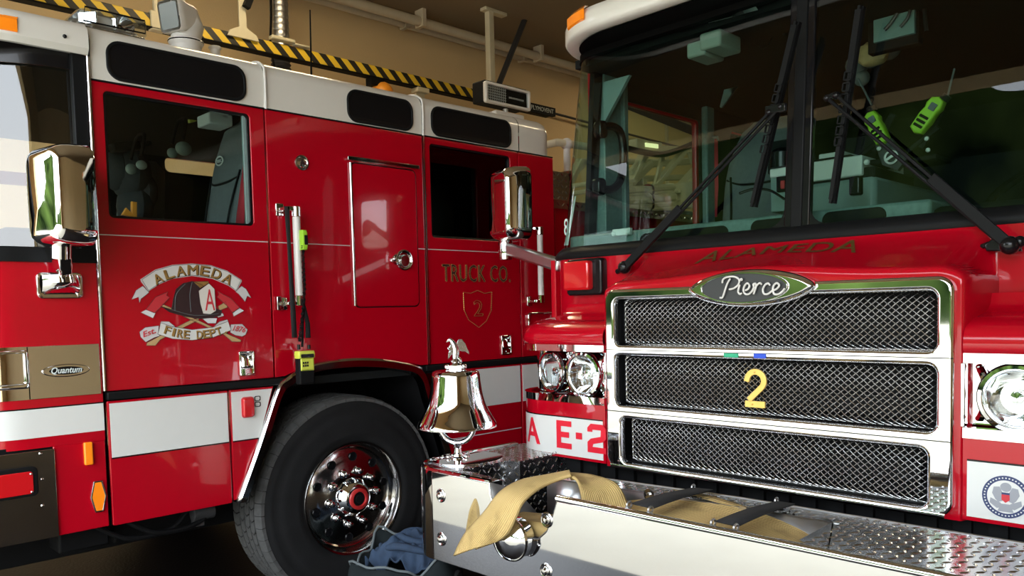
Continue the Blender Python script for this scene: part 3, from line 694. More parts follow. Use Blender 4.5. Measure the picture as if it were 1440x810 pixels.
# --- grab handles: pole on stand-offs
def grab(name, y, z0, z1, w=.07):
    t_ = obj(name, B().tube([(X0+w, y, z0+.03), (X0+w, y, z1-.03)], .0185, 16), SHELLW, T)
    for z in (z0, z1):
        b = B(); s = 1 if z == z0 else -1
        b.tube([(X0+w, y, z), (X0+w, y, z+s*.05)], .0215, 16); b.box((X0, y-.06, z-.008+s*.012), (X0+w, y-.035, z+.008+s*.012)); b.box((X0, y-.07, z-.03+s*.012), (X0+.008, y-.03, z+.03+s*.012)); b.box((X0+w-.01, y-.05, z-.01+s*.012), (X0+w+.01, y, z+.01+s*.012))
        obj('end_fitting', b, CHROME, t_, .003)
    return t_
gT = onX(412, 290, X0+.07); gB = onX(420, 430, X0+.07)
GY = (gT.y+gB.y)/2
grab('grab_rail', GY+.01, gB.z, gT.z)
g2T = onX(759, 319, X0+.06); g2B = onX(760, 426, X0+.06)
grab('grab_rail', g2T.y, g2B.z, g2T.z, .06)
# --- door latches
def paddle(name, u, v, w=.075, h=.115):
    p = obj(name, B().plate([rrect(u-w/2, v-h/2, u+w/2, v+h/2, .006), rrect(u-w/2+.008, v-h/2+.01, u+w/2-.008, v+h/2-.008, .004)], S, .014, .003, .012), CHROME, T)
    obj('recess', B().box((X0-.001, u-w/2+.006, v-h/2+.006), (X0+.002, u+w/2-.006, v+h/2-.006)), STEEL, p)
    b = B().grid([[(X0+.003, y, v+.045), (X0+.004, y, v+.02), (X0+.011, y, v-.01), (X0+.012, y, v-.022)] for y in (u-w/2+.01, u+w/2-.01)]); b.box((X0+.003, u-w/2+.01, v-.05), (X0+.010, u+w/2-.01, v-.026)); b.cyl((X0+.009, u, v-.04), (X0+.012, u, v-.04), .006)
    obj('lever', b, CHROME, p, solid=.002); return p
paddle('door_latch', 1.738, 1.290); paddle('door_latch', 3.43, 1.295, .085, .12)
obj('rear_latch_recess', B().plate([rrect(3.62, 1.39, 3.86, 1.49, .02), rrect(3.632, 1.40, 3.85, 1.48, .015)], S, .02, .004, .018), CHROME, T)
# --- lamps and reflectors on the skirt
rb = obj('red_marker_lamp', B().plate([rrect(1.708, 1.038, 1.762, 1.128, .012)], S, .02, .006, .022), REDLENS, sk2)
obj('lamp_base', B().plate([rrect(1.704, 1.034, 1.766, 1.132, .014)], S, .006, .002, .006), REDI, rb)
for k in range(2): obj('vent_slots', B().plate([rrect(1.77, 1.08+k*.028, 1.80, 1.104+k*.028, .008), rrect(1.773, 1.083+k*.028, 1.797, 1.101+k*.028, .006)], S, .003, 0, .006), BLACK, sk2)
a1 = obj('amber_marker_lamp', B().plate([rrect(1.019, .918, 1.052, 1.012, .006)], S, .018, .005, .018), AMBER, T)
a2 = obj('amber_reflector', B().plate([[(1.055, .84), (1.079, .84), (1.092, .78), (1.079, .722), (1.055, .722), (1.042, .78)]], S, .006, .001, .008), AMBER, T)
obj('reflector_rim', B().plate([[(1.051, .846), (1.083, .846), (1.098, .78), (1.083, .716), (1.051, .716), (1.036, .78)], [(1.055, .84), (1.079, .84), (1.092, .78), (1.079, .722), (1.055, .722), (1.042, .78)]], S, .008, .001, .009), STEEL, a2)
# --- chrome name panel
cp = obj('chrome_side_panel', B().plate([[(.835, 1.205), (1.098, 1.205), (1.098, 1.412), (.835, 1.412)]], S, .006, .001, .006), CHROME, T)
cq = wrapband(lambda o: [p for p in planpath(XW, X0, .56, .26, .84, 10, o) if p[0] > -4.3], 1.205, 1.412, .006, .006); obj('chrome_corner_panel', cq, CHROME, cp)
c = uv(92, 520)
bd = obj('name_badge', B().plate([ell(c[0], c[1]-.002, .088, .026)], S, .012, .004, .014), CHROME, cp)
obj('badge_field', B().plate([ell(c[0], c[1]-.002, .062, .016)], S, .003, 0, .0162), BLACK, bd)
obj('badge_lettering', B().text('Quantum', (c[0]-.056, c[1]-.017, c[0]+.056, c[1]+.013), S, .002, .0195, shear=.3, bold=.012), PALE, bd)
u0, v0 = uv(2, 549); u1, v1 = uv(38, 492)
b = B().plate([rrect(.70, v0, u1, v1, .015), rrect(.70, v0+.02, u1-.018, v1-.012, .008)], S, .02, .005, .022); obj('lamp_bezel', b, CHROME, cp)
# --- steel bumper end
bm = obj('bumper', B().box((X0+.004, .12, .648), (X0+.012, .912, 1.002)).box((XW, .10, .648), (X0+.012, .13, 1.002)).box((XW, .12, .95), (X0, .55, 1.0)), STEEL, T, .002)
for (px, py) in ((57, 638), (59, 674), (60, 711)): obj('rivet', B().ball(onX(px, py, X0+.013), .0065, 12, 8, (.6, 1, 1)), CHROME, bm)
c0 = uv(0, 683)
mh = obj('lamp_housing', B().plate([rrect(.66, c0[1]-.055, .845, c0[1]+.062, .02)], S, .03, .006, .035), BLACKM, bm)
obj('red_side_lamp', B().plate([rrect(.67, c0[1]-.043, .826, c0[1]+.045, .012)], S, .012, .003, .04), REDLENS, mh)
for v in (-.035, .035): obj('lamp_screw', B().ball((X0+.041, .818, c0[1]+v), .005), CHROME, mh)
obj('bumper_gap', B().box((X0-.4, .5, .98), (X0-.01, .91, 1.02)), BLACKM, T)
# --- wheel arch trim
outer = cat([(X0, *uv(*p)) for p in ((331, 706), (360, 625), (386, 548), (401, 531), (430, 513.5), (470, 505.5), (515, 503.5), (560, 508), (592, 519), (606, 555), (628, 620), (640, 668))], 6)
b = B(); rows = []
cen = Vector((X0, 2.33, .55))
for i, p in enumerate(outer):
    d = (p-cen); d.x = 0; d.normalize(); e = p-d*.045
    rows.append([(X0-.02, p.y, p.z), (X0+.018, p.y, p.z), (X0+.028, p.y-d.y*.012, p.z-d.z*.012), (X0+.022, e.y, e.z), (X0-.03, e.y-d.y*.01, e.z-d.z*.01)])
b.grid(rows); obj('wheel_arch_trim', b, STEEL, T, smooth=50, solid=.003)
b = B(); rows = []
for i, p in enumerate(outer):
    d = (p-cen); d.x = 0; d.normalize(); e = p-d*.04
    rows.append([(X0-.02, e.y, e.z), (X0-.6, e.y, e.z)])
b.grid(rows); b.box((X0-.62, 1.6, .5), (X0-.6, 3.0, 1.3)); obj('wheel_arch_liner', b, BLACKM, T)
b = B()
for (px, py) in ((572, 528), (577, 540), (583, 553), (588, 565), (592, 580), (597, 594), (602, 610)): b.ball(onX(px, py, X0-.2), .006, 8, 6)
objs('liner_rivet', b, STEEL, T)
# --- front wheel
HY, HZ, TR = 2.325, .54, .54
HX = X0-.03                                     # outer side wall plane
AX = (1, 0, 0)
rim = obj('wheel', B().lathe([(.296, -.10), (.296, -.012), (.302, .004), (.298, .010), (.288, .006), (.272, -.020), (.266, -.045), (.258, -.050), (.245, -.044), (.20, -.034), (.165, -.030), (.15, -.022), (.125, -.018), (.10, -.016), (.001, -.016)], (HX, HY, HZ), AX, 72), STEEL, T)
prof = [(.295, -.30), (.40, -.34), (.50, -.33), (.512, -.30), (.518, -.28), (.518, -.055), (.516, -.03), (.508, -.006), (.49, 0), (.47, .004), (.455, .0), (.43, .010), (.40, .014), (.37, .012), (.345, .016), (.325, .014), (.308, .006), (.296, -.002)]
tb = B()
obj('tyre_sidewall', B().lathe(prof, (HX, HY, HZ), AX, 96), RUBBER, rim, smooth=40)
WORN = mat('worn_tread_rubber', (.065, .065, .064), .85, noise=.4, nscale=40, bump=.5, bscale=200)
# tread blocks: five ribs with staggered cuts
NB = 54
ribs = [(-.052, -.003, 0.0), (-.098, -.062, .5), (-.150, -.108, .1), (-.200, -.160, .6), (-.275, -.212, .2)]
for i, (x1, x0, ph) in enumerate(ribs):
    for k in range(NB):
        a0 = 2*PI*(k+ph)/NB; a1 = a0+2*PI/NB*(.86 if i else .95)
        ca0, sa0, ca1, sa1 = math.cos(a0), math.sin(a0), math.cos(a1), math.sin(a1)
        sk_ = .012 if i else 0
        ro = TR if i else TR-.002; ri = TR-.030
        xa, xb = sorted((x0, x1)); P = []
        for (r, xx, c, s_) in ((ri, xa, 0, 0), (ri, xb, 0, 1)): pass
        def pt(r, x, a): return (HX+x, HY+r*math.cos(a), HZ+r*math.sin(a))
        am = (a0+a1)/2; z = .35*(a1-a0) if i else 0
        vo = [pt(ro, xa, a0), pt(ro, (xa+xb)/2, a0+z*.6), pt(ro, xb, a0), pt(ro if i else ro-.012, xb, am), pt(ro, xb, a1), pt(ro, (xa+xb)/2, a1+z*.6), pt(ro, xa, a1), pt(ro, xa, am)]
        vi = [pt(ri, xa, a0), pt(ri, (xa+xb)/2, a0+z*.6), pt(ri, xb, a0), pt(ri, xb, am), pt(ri, xb, a1), pt(ri, (xa+xb)/2, a1+z*.6), pt(ri, xa, a1), pt(ri, xa, am)]
        if not i:
            vo[2] = pt(ro-.010, xb, a0); vo[4] = pt(ro-.010, xb, a1)
        fs = [tuple(range(8))]+[(q, (q+1) % 8, 8+(q+1) % 8, 8+q) for q in range(8)]
        tb.add(vo+vi, fs)
ty = obj('tyre_tread', tb, WORN, rim, smooth=28)
obj('sidewall_lettering', B().text('Alcan', (HY-.03, HZ+.385, HY+.13, HZ+.42), lambda u, v, w: Vector((HX+.013+w, u, v)), .003), RUBBER, rim)
# hand holes, nuts, hub
for k in range(10):
    a = 2*PI*(k+.35)/10; c = Vector((HX-.036, HY+.215*math.cos(a), HZ+.215*math.sin(a)))
    obj('hand_hole', B().lathe([(.020, .0), (.0215, .008), (.024, .006)], c, AX, 18).lathe([(.001, .003), (.021, .003)], c, AX, 18), BLACK, rim)
for k in range(10):
    a = 2*PI*(k+.1)/10; c = Vector((HX-.022, HY+.143*math.cos(a), HZ+.143*math.sin(a)))
    obj('lug_nut', B().lathe([(.024, .0), (.024, .006), (.017, .008), (.017, .034), (.015, .040), (.008, .044), (.001, .045)], c, AX, 14), CHROME, rim)
obj('hub_cap', B().lathe([(.105, -.02), (.103, -.008), (.095, .004), (.088, .014), (.080, .028), (.068, .038), (.055, .040), (.001, .040)], (HX, HY, HZ), AX, 40), CHROME, rim)
obj('red_hub_ring', B().lathe([(.056, .038), (.056, .048), (.050, .052), (.040, .052), (.036, .044), (.036, .038)], (HX, HY, HZ), AX, 36), mat('red_hub_paint', (.42, .02, .02), .4), rim)
obj('hub_bung', B().lathe([(.036, .042), (.034, .043), (.022, .043), (.020, .048), (.001, .048)], (HX, HY, HZ), AX, 28), BLACKM, rim)
# far wheel and running gear
obj('wheel', B().lathe([(.001, .03), (.2, .03), (.29, 0), (.3, .012), (.42, .014), (.53, -.03), (.54, -.1), (.54, -.3), (.4, -.34)], (XW+.37, HY, HZ), AX, 48), RUBBER, T, label='front wheel on the far side')
b = B().box((-5.7, .3, .45), (-5.4, 8, .72)); b.box((-4.2, .3, .45), (-3.95, 8, .72)); b.cyl((-5.7, HY, HZ), (-3.9, HY, HZ), .09)
b.box((X0-.5, 1.2, .50), (X0-.25, 1.55, .66)); b.cyl((X0-.45, 1.0, .58), (X0-.45, 1.25, .58), .09); b.box((X0-.3, .95, .53), (X0-.15, 1.15, .65)); b.box((XW+.1, .8, .64), (X0-.03, 1.62, .69)); b.box((XW+.1, 3.0, .64), (X0-.03, 3.8, .69))
obj('running_gear', b, BLACKM, T, .01)
b = B().cyl((X0-.12, 1.50, .60), (X0-.12, 1.60, .60), .035).box((X0-.16, 1.51, .54), (X0-.1, 1.55, .64)); obj('air_valve', b, HOSEG, T, .003)
b = B()
for y in (1.3, 1.42): b.tube(cat([(X0-.1, y-.25, .66), (X0-.08, y-.1, .56), (X0-.1, y+.1, .56), (X0-.12, y+.2, .65)], 6), .012, 8)
obj('brake_hose', b, BLACKM, T)

# --- side mirror (driver)
mX = X0+.24
p0 = onX(90, 385, X0+.05)
bp_ = obj('mirror_bracket', B().plate([rrect(.882, 1.598, 1.048, 1.702, .02)], S, .012, .004, .012), STEEL, T)
rows = []
for i in range(9):
    t = i/8; yy = .898+.135*t; a = math.sin(PI*t)
    rows.append([(X0+.012, yy, 1.692), (X0+.03+.05*a, yy, 1.69), (X0+.035+.055*a, yy, 1.66), (X0+.025+.04*a, yy, 1.635-.0*a), (X0+.012, yy, 1.615)])
obj('bracket_dome', B().grid(rows), CHROME, bp_)
for (y, z) in ((.896, 1.688), (1.034, 1.688), (.896, 1.612), (1.034, 1.612)): obj('bracket_screw', B().lathe([(.010, 0), (.009, .005), (.001, .006)], (X0+.012, y, z), AX, 12), CHROME, bp_)
q0 = onX(88, 380, X0+.06); q1 = onX(86, 352, X0+.13); q2 = onX(87, 340, X0+.18)
arm = obj('mirror_arm', B().bar(q0, q1, .05, .075, (1, 0, 0)), CHROME, T, .008)
obj('arm_clamp', B().cyl(onX(86, 362, mX-.10), onX(86, 337, mX-.08), .036, n=24), CHROME, arm)
def mirror(parent, c, w, h, yaw, tilt=0, lens=True):
    """chrome mirror shell: glass faces +Y, shell bulges to -Y"""
    M = Matrix.Translation(Vector(c)) @ Matrix.Rotation(yaw, 4, 'Z') @ Matrix.Rotation(tilt, 4, 'Y')
    rows = []
    for i in range(9):
        t = i/8; k = [0, .5, 1, 1, .985, .96, .92, .86, .78][i]; y = [.045, .048, .04, .01, -.03, -.055, -.075, -.088, -.093][i]
        if i == 0: k = .94
        if i == 1: k = .985
        rows.append([M @ Vector((u*k, y, v*k)) for u, v in rrect(-w/2, -h/2, w/2, h/2, .055, 6)])
    b = B().grid(rows, True); m = len(rows[0]); b.f.append(tuple(8*m+k for k in range(m)))
    sh = obj('mirror_shell', b, CHROME, parent, smooth=50)
    b = B().plate([rrect(-w/2*.93, -h/2*.93, w/2*.93, h/2*.93, .05, 6)], lambda u, v, ww: M @ Vector((u, .045-ww, v)), .004, 0)
    obj('mirror_glass', b, CHROME, sh); return sh
mc = onX(93, 277, mX-.04)
mirror(T, mc, .26, .375, math.radians(10))
obj('mirror_stem', B().cyl(onX(86, 343, mX-.09), onX(85, 318, mX-.06), .022, n=16).cyl(onX(84, 325, mX-.1), onX(84, 315, mX-.1), .03, n=16), CHROME, arm)

# --- roof equipment
lbx0, lbx1 = -5.7, -3.93
LY0 = onX(113, 20, lbx1).y; LY1 = onX(207, 40, lbx1).y; LZ = onX(113, 31, lbx1).z; LT = onX(113, 5, lbx1).z-LZ
lb = obj('light_bar', B().box((lbx0, LY0-.03, LZ-.05), (lbx1-.02, LY1, LZ)).box((lbx0+.2, LY0+.05, 2.72), (lbx0+.4, LY1-.05, LZ-.05)).box((lbx1-.4, LY0+.05, 2.72), (lbx1-.2, LY1-.05, LZ-.05)), STEEL, T, .01)
P = [(LY0-.06, LZ), (LY1, LZ), (LY1, LZ+LT*.92), (LY0+.05, LZ+LT), (LY0, LZ+LT*.85)]; LYm = (LY0+LY1)/2
b = B(); xs = [lbx0, lbx1-.06, lbx1]
rows = [[(x, cyy if x < lbx1 else LYm+(cyy-LYm)*.97, cz if x < lbx1 else LZ+(cz-LZ)*.9) for cyy, cz in P] for x in xs]
b.grid(rows, True); b.f.append(tuple(10+k for k in range(5))); b.f.append(tuple(reversed(range(5)))); obj('clear_lens', b, LENS, lb, smooth=20)
for i, x in enumerate((-4.12, -4.36, -4.62, -4.9, -5.2)):
    b = B().lathe([(.001, 0), (.02, .002), (.045, .03), (.055, .055)], (x, LY0+.08, LZ+LT/2), (.45, -1, 0), 20); obj('reflector', b, CHROME, lb)
    obj('strobe_tube', B().box((x-.04, LY0+.10, LZ+.02), (x+.06, LY1-.10, LZ+LT*.8)), SHELLW, lb, .01)
obj('lamp_board', B().box((lbx0+.1, LY0, LZ+.002), (lbx1-.05, LY1-.03, LZ+.02)).box((lbx1-.30, LY0+.13, LZ+.02), (lbx1-.29, LY1-.05, LZ+LT*.85)).box((lbx1-.11, LY0+.05, LZ+.02), (lbx1-.10, LY0+.2, LZ+LT*.85)), BRUSH, lb, .002)
obj('strobe_tube', B().box((lbx1-.09, LY0+.03, LZ+LT*.25), (lbx1-.05, LY0+.16, LZ+LT*.8)).box((lbx1-.09, LY0+.02, LZ+LT*.8), (lbx1-.06, LY0+.06, LZ+LT*.97)), SHELLW, lb, .008)
for k, yy in enumerate((LY0+.15*(LY1-LY0), LY0+.48*(LY1-LY0), LY0+.78*(LY1-LY0))):
    M_ = Matrix.Translation((lbx1-.045-.03*k, yy, LZ+LT*.5)) @ Matrix.Rotation(math.radians(38), 4, 'Z')
    obj('reflector', B().box((-.045, -.004, -LT*.33), (.045, .004, LT*.33), M_), CHROME, lb, .003)
obj('lens_edge', B().tube([(lbx1+.001, LY0+.01, LZ+.01), (lbx1+.001, LY0+.02, LZ+LT*.9), (lbx1+.001, LY1-.01, LZ+LT*.85), (lbx1+.001, LY1-.01, LZ+.01)], .004, 6, True), BLACKM, lb)
obj('reflector', B().lathe([(.001, 0), (.02, .002), (.04, .03), (.048, .05)], (lbx1-.10, LY1-.09, LZ+LT*.5), (1, .1, 0), 20), CHROME, lb)
# spotlight
sc = onX(262, 75, -4.0)
sp = obj('spotlight', B().lathe([(.082, -.10), (.076, -.07), (.072, .03), (.082, .045), (.082, .06), (.070, .068), (.001, .07)], (sc.x, sc.y, sc.z), (0, 0, 1), 32), SHELLW, T)
hd = onX(257, 26, -4.0)
Mh = Matrix.Translation(hd) @ Matrix.Rotation(math.radians(20), 4, 'Z') @ Matrix.Rotation(math.radians(8), 4, 'X')
rows = []
for (y, k) in ((-.085, 1.0), (-.08, 1.04), (-.05, 1.04), (-.03, .96), (.0, .93), (.03, .88), (.055, .76), (.07, .55), (.075, .2)):
    rows.append([Mh @ Vector((u*k, y, v*k)) for u, v in rrect(-.068, -.072, .068, .072, .02 if y < 0 else .035, 4)])
b = B().grid(rows, True); m = len(rows[0]); b.f.append(tuple(8*m+k for k in range(m)))
obj('lamp_head', b, SHELLW, sp, smooth=50)
obj('lamp_glass', B().plate([rrect(-.056, -.060, .056, .060, .012)], lambda u, v, w: Mh @ Vector((u, -.086-w, v)), .004, 0), mat('grey_lamp_glass', (.30, .32, .34), .12, 0, .5), sp)
obj('swivel_neck', B().tube([Mh @ Vector((.0, .03, .02)), Mh @ Vector((0, .04, -.03)), (sc.x, sc.y, sc.z+.075), (sc.x, sc.y, sc.z+.06)], [.055, .066, .070, .070], 24), SHELLW, sp, smooth=60)
obj('seam_ring', B().lathe([(.083, .048), (.085, .051), (.083, .054)], (sc.x, sc.y, sc.z), (0, 0, 1), 32), BLACK, sp)
obj('lamp_fin', B().bar(Mh @ Vector((0, -.06, .078)), Mh @ Vector((0, .03, .075)), .008, .03), SHELLW, sp, .002)
c = onX(303, 84, -4.05); obj('antenna_base', B().lathe([(.04, -.05), (.026, -.02), (.024, .05), (.034, .056), (.03, .066), (.001, .072)], c, (0, 0, 1), 20).box((c.x-.12, c.y-.25, c.z-.06), (c.x+.05, c.y+.1, c.z-.025)), SHELLW, T, .004)
a0 = onX(438, 112, -4.3); a1 = onX(436, 14, -4.3); obj('whip_antenna', B().tube([a0+Vector((0, 0, -.08)), a0+Vector((0, 0, .01)), a1], [.012, .006, .004], 8), BLACKM, T)
# floodlight on a stalk
fx = -4.15
fl0, fl1 = onX(681, 118, fx), onX(744, 124, fx); flz0 = onX(712, 150, fx).z; flz1 = onX(712, 121, fx).z
fl = obj('floodlight', B().plate([rrect(fl0.y, flz0, fl1.y, flz1, .015), rrect(fl0.y+.02, flz0+.02, fl1.y-.02, flz1-.02, .01)], side(fx), .03, .005, .015), SHELLW, T)
obj('lamp_body', B().box((fx-.14, fl0.y+.01, flz0+.01), (fx-.01, fl1.y-.01, flz1+.015)), BLACKM, fl, .01)
obj('lamp_reflector', B().grid([[(fx-.02, fl0.y+.02, flz0+.02), (fx-.06, fl0.y+.03, (flz0+flz1)/2), (fx-.02, fl0.y+.02, flz1-.02)], [(fx-.02, fl1.y-.02, flz0+.02), (fx-.06, fl1.y-.03, (flz0+flz1)/2), (fx-.02, fl1.y-.02, flz1-.02)]]), CHROME, fl)
b = B(); 
for k in range(11): b.box((fx-.004, fl0.y+.02+k*.018, flz0+.02), (fx, fl0.y+.024+k*.018, flz1-.02))
for k in range(6): b.box((fx-.004, fl0.y+.02, flz0+.02+k*.018), (fx, fl0.y+.21, flz0+.024+k*.018))
obj('lens_ribs', b, SHELLW, fl)
obj('lamp_tube', B().cyl((fx-.02, fl1.y-.2, (flz0+flz1)/2), (fx-.02, fl1.y-.05, (flz0+flz1)/2), .012), SHELLW, fl)
obj('lamp_glass', B().plate([rrect(fl0.y+.015, flz0+.015, fl1.y-.015, flz1-.015, .01)], side(fx), .004, 0, .004), LENS, fl)
st = onX(711, 166, fx-.05); 
b = B().tube([(st.x, st.y, 2.70), (st.x, st.y, 2.80), (st.x, st.y, 2.86)], .028).lathe([(.05, 0), (.045, .03), (.03, .05)], (st.x, st.y, 2.73), (0, 0, 1)).box((st.x-.05, st.y-.12, flz0-.10), (st.x+.03, st.y+.16, flz0-.03)).tube([(st.x, st.y, 2.84), (st.x, st.y, flz0)], .02)
obj('lamp_stalk', b, SHELLW, fl, .004)

# --- body behind the cab: turntable deck, treadplate and ladder
b = B().box((XW+.1, 4.15, .65), (-3.84, 11.5, 2.22)); obj('rear_body', b, RED, T, .01)
b = B().box((-3.84, 4.15, .6), (-3.78, 4.36, 2.23)); b.box((-3.84, 4.9, .65), (-3.78, 11.4, 2.10)); obj('body_side', b, RED, T, .008)
tp = obj('treadplate_deck', lozenges(B().box((XW+.1, 4.12, 2.20), (-3.76, 11.5, 2.26)), (-3.758, 4.14, 2.205), (0, 1, 0), (0, 0, 1), (1, 0, 0), 60, 1, .05, .003, None, .02, .006), TREAD, T)
w = B().box((-4.6, 4.50, 2.26), (-3.95, 4.53, 2.52)); lozenges(w, (-4.6, 4.498, 2.27), (1, 0, 0), (0, 0, 1), (0, -1, 0), 15, 6, .042, .003, None, .018, .005)
w.box((-3.98, 4.18, 2.24), (-3.95, 4.53, 2.50)); lozenges(w, (-3.948, 4.19, 2.25), (0, 1, 0), (0, 0, 1), (1, 0, 0), 8, 6, .042, .003, None, .018, .005)
obj('treadplate_guard', w, TREAD, T)
a = onX(778, 199, -4.0); c = onX(835, 183, -4.0)
hr = obj('hand_rail', B().tube([(-5.6, a.y+.05, a.z+.02), (-4.0, a.y+.05, a.z), (-4.0, a.y+.06, a.z), (-4.0, 4.8, a.z+.01)], .028, 12), LADDERM, T)
d = onX(797, 205, -4.0); obj('rail_post', B().cyl((-4.0, d.y, 2.4), (-4.0, d.y, a.z-.02), .026).ball((-4.0, d.y, a.z), .045), SHELLW, hr)
# ladder: two trussed side frames with rungs
def LP(px, py, x=-4.6): return onX(px, py, x)
def ladder_side(x, nm):
    b = B(); g = x+4.6
    def P(px, py): p = LP(px, py); return Vector((x, p.y, p.z))
    low = [P(868, 263), P(905, 263), P(945, 262)]
    b.bar(P(869, 258), P(890, 212), .05, .09, (1, 0, 0)); b.bar(P(868, 246), P(897, 214), .05, .05, (1, 0, 0))
    b.bar(P(886, 213), P(1000, 215), .06, .05, (1, 0, 0)); b.bar(P(903, 264), P(945, 214), .05, .07, (1, 0, 0)); b.bar(P(915, 216), P(903, 264), .05, .03, (1, 0, 0)); b.bar(P(950, 216), P(965, 250), .05, .03, (1, 0, 0))
    b.bar(P(942, 264), P(985, 218), .07, .12, (1, 0, 0)); b.bar(P(942, 260), P(942, 296), .07, .3, (1, 0, 0)); b.bar(P(972, 240), P(972, 310), .07, .16, (1, 0, 0))
    b.bar(P(985, 218), P(1040, 215), .07, .12, (1, 0, 0)); b.bar(P(965, 240), P(1040, 238), .06, .08, (1, 0, 0))
    return obj(nm, b, LADDERM, T, .008)
ladder_side(-4.45, 'ladder_truss'); ladder_side(-5.25, 'ladder_truss')
b = B()
for (py0, py1, r) in ((270, 263, .035), (277, 270, .022), (286, 277, .05), (291, 287, .035), (295, 292, .025)):
    p, q = LP(860, py0, -4.35), LP(946, py1, -4.35); b.tube([p, q], r, 10)
obj('ladder_cylinders', b, LADDERM, T)
b = B()
for px in (872, 910):
    for py in (268, 280, 288): b.cyl(LP(px, py, -4.30), LP(px+3, py, -4.30), .06, n=14)
objs('pipe_clamp', b, CHROME, T)
b = B()
for k in range(7): y = 5.6+k*.36; b.tube([(-5.25, y, 2.62), (-4.45, y, 2.62)], .022, 8)
objs('ladder_rung', b, LADDERM, T)
a = LP(890, 208, -4.4); c = LP(926, 214, -4.4)
ll = obj('ladder_light', B().bar(a+Vector((0, 0, .03)), c+Vector((0, 0, .03)), .09, .10), LADDERM, T, .01)
obj('light_tube', B().bar(a+Vector((.05, .12, .035)), c+Vector((.05, -.08, .035)), .012, .035), mat('warm_tube_lamp', (1, .86, .45), .3, emit=1.6), ll)
pts = cat([LP(880, 208, -4.4), LP(900, 213, -4.35), LP(925, 217, -4.35), LP(945, 214, -4.4), LP(975, 202, -4.4)], 5); obj('power_cable', B().tube(pts, .028, 8), BLACKM, T)
b = B(); b.box((-5.2, 6.3, 2.26), (-4.5, 7.0, 2.45)); b.lathe([(.55, 0), (.55, .08), (.5, .1), (.001, .1)], (-4.95, 6.6, 2.26), (0, 0, 1), 40); obj('turntable', b, HOSEG, T, .02)
b = B(); 
for (px, py) in ((868, 277), (868, 270)): b.cyl(LP(px, py, -4.3), LP(px, py+18, -4.3), .02)
objs('standpipe', b, CHROME, T)
b = B().box((-5.1, 7.6, 2.30), (-4.6, 9.4, 2.50)); obj('ladder_bed', b, BROWNH, T, .02)

# --- portable radio hung on the grab rail
ry = gB.y
rx = X0+.10
rp = onX(428, 512, rx)
R_ = thing('portable_radio', 'portable radio with lime microphone hanging on the white grab rail', 'radio', (rx, rp.y, rp.z-.06))
RS = side(rx)
def rv(px, py): p = onX(px, py, rx); return (p.y, p.z)
u0, v0 = rv(419, 541); u1, v1 = rv(438, 487)
obj('radio_body', B().plate([rrect(u0, v0, u1, v1-.035, .008)], RS, .045, .008, .022), BLACKM, R_)
obj('yellow_band', B().plate([rrect(u0+.006, v1-.115, u1-.002, v1-.055, .004)], RS, .048, .006, .026), LIMEY, R_)
obj('radio_top', B().plate([[(u0-.002, v1-.055), (u1+.002, v1-.055), (u1+.004, v1-.035), (u1, v1-.02), (u0, v1-.02), (u0-.004, v1-.035)]], RS, .05, .006, .028), LIMEY, R_)
obj('speaker_grille', B().plate([rrect(u0+.006, v1-.052, u1-.006, v1-.034, .004)], RS, .004, .001, .031), BLACK, R_)
for i in range(3):
    for j in range(2): obj('radio_button', B().box((rx+.0255, u0+.016+i*.011, v1-.095+j*.014), (rx+.028, u0+.023+i*.011, v1-.085+j*.014)), BLACK, R_)
obj('control_knob', B().cyl((rx, u0+.012, v1-.012), (rx, u0+.012, v1+.012), .008).cyl((rx, u1-.014, v1-.012), (rx, u1-.014, v1+.008), .008), BLACK, R_)
def rpt(px, py, dx=0): return onX(px, py, rx+dx)
obj('antenna', B().tube([rpt(425, 488), rpt(426, 450), rpt(428, 420)], .006, 8), BLACKM, R_)
obj('carry_strap', B().grid([[rpt(400, 290, -.02), rpt(404, 340, -.02), rpt(407, 400, -.01), rpt(409, 440), rpt(411, 475)], [rpt(407, 290, -.02), rpt(409, 340, -.02), rpt(413, 400, -.01), rpt(416, 440), rpt(418, 475)]]), WEB, R_, solid=.004)
obj('carry_strap', B().grid([[rpt(426, 432, .0), rpt(430, 455, .0), rpt(430, 475, .01)], [rpt(430, 430, .0), rpt(436, 455, .0), rpt(437, 475, .01)]]), WEB, R_, solid=.004)
b = B(); base = cat([rpt(426, 345, .01), rpt(427, 380, .01), rpt(428, 410, .01), rpt(425, 445, .015), rpt(421, 480, .015)], 24)
coil = []
for i, p in enumerate(base):
    for k in range(2):
        a = (i*2+k)*1.9; coil.append(p+Vector((.007*math.cos(a), .007*math.sin(a), 0)))
obj('coiled_cord', b.tube(coil, .0028, 5), BLACKM, R_)
u, v = rv(426, 337)
obj('microphone', B().plate([[(u-.012, v-.05), (u+.012, v-.05), (u+.016, v-.03), (u+.011, v), (u+.016, v+.03), (u+.01, v+.045), (u-.012, v+.045)]], RS, .035, .006, .02), LIME, R_)
obj('microphone_face', B().plate([rrect(u-.004, v-.025, u+.013, v+.02, .004)], RS, .01, .002, .025), BLACKM, R_)
obj('latch_plate', B().plate([rrect(*rv(402, 436), *rv(407, 416), .003)], S, .02, .003, .022), STEEL, T)

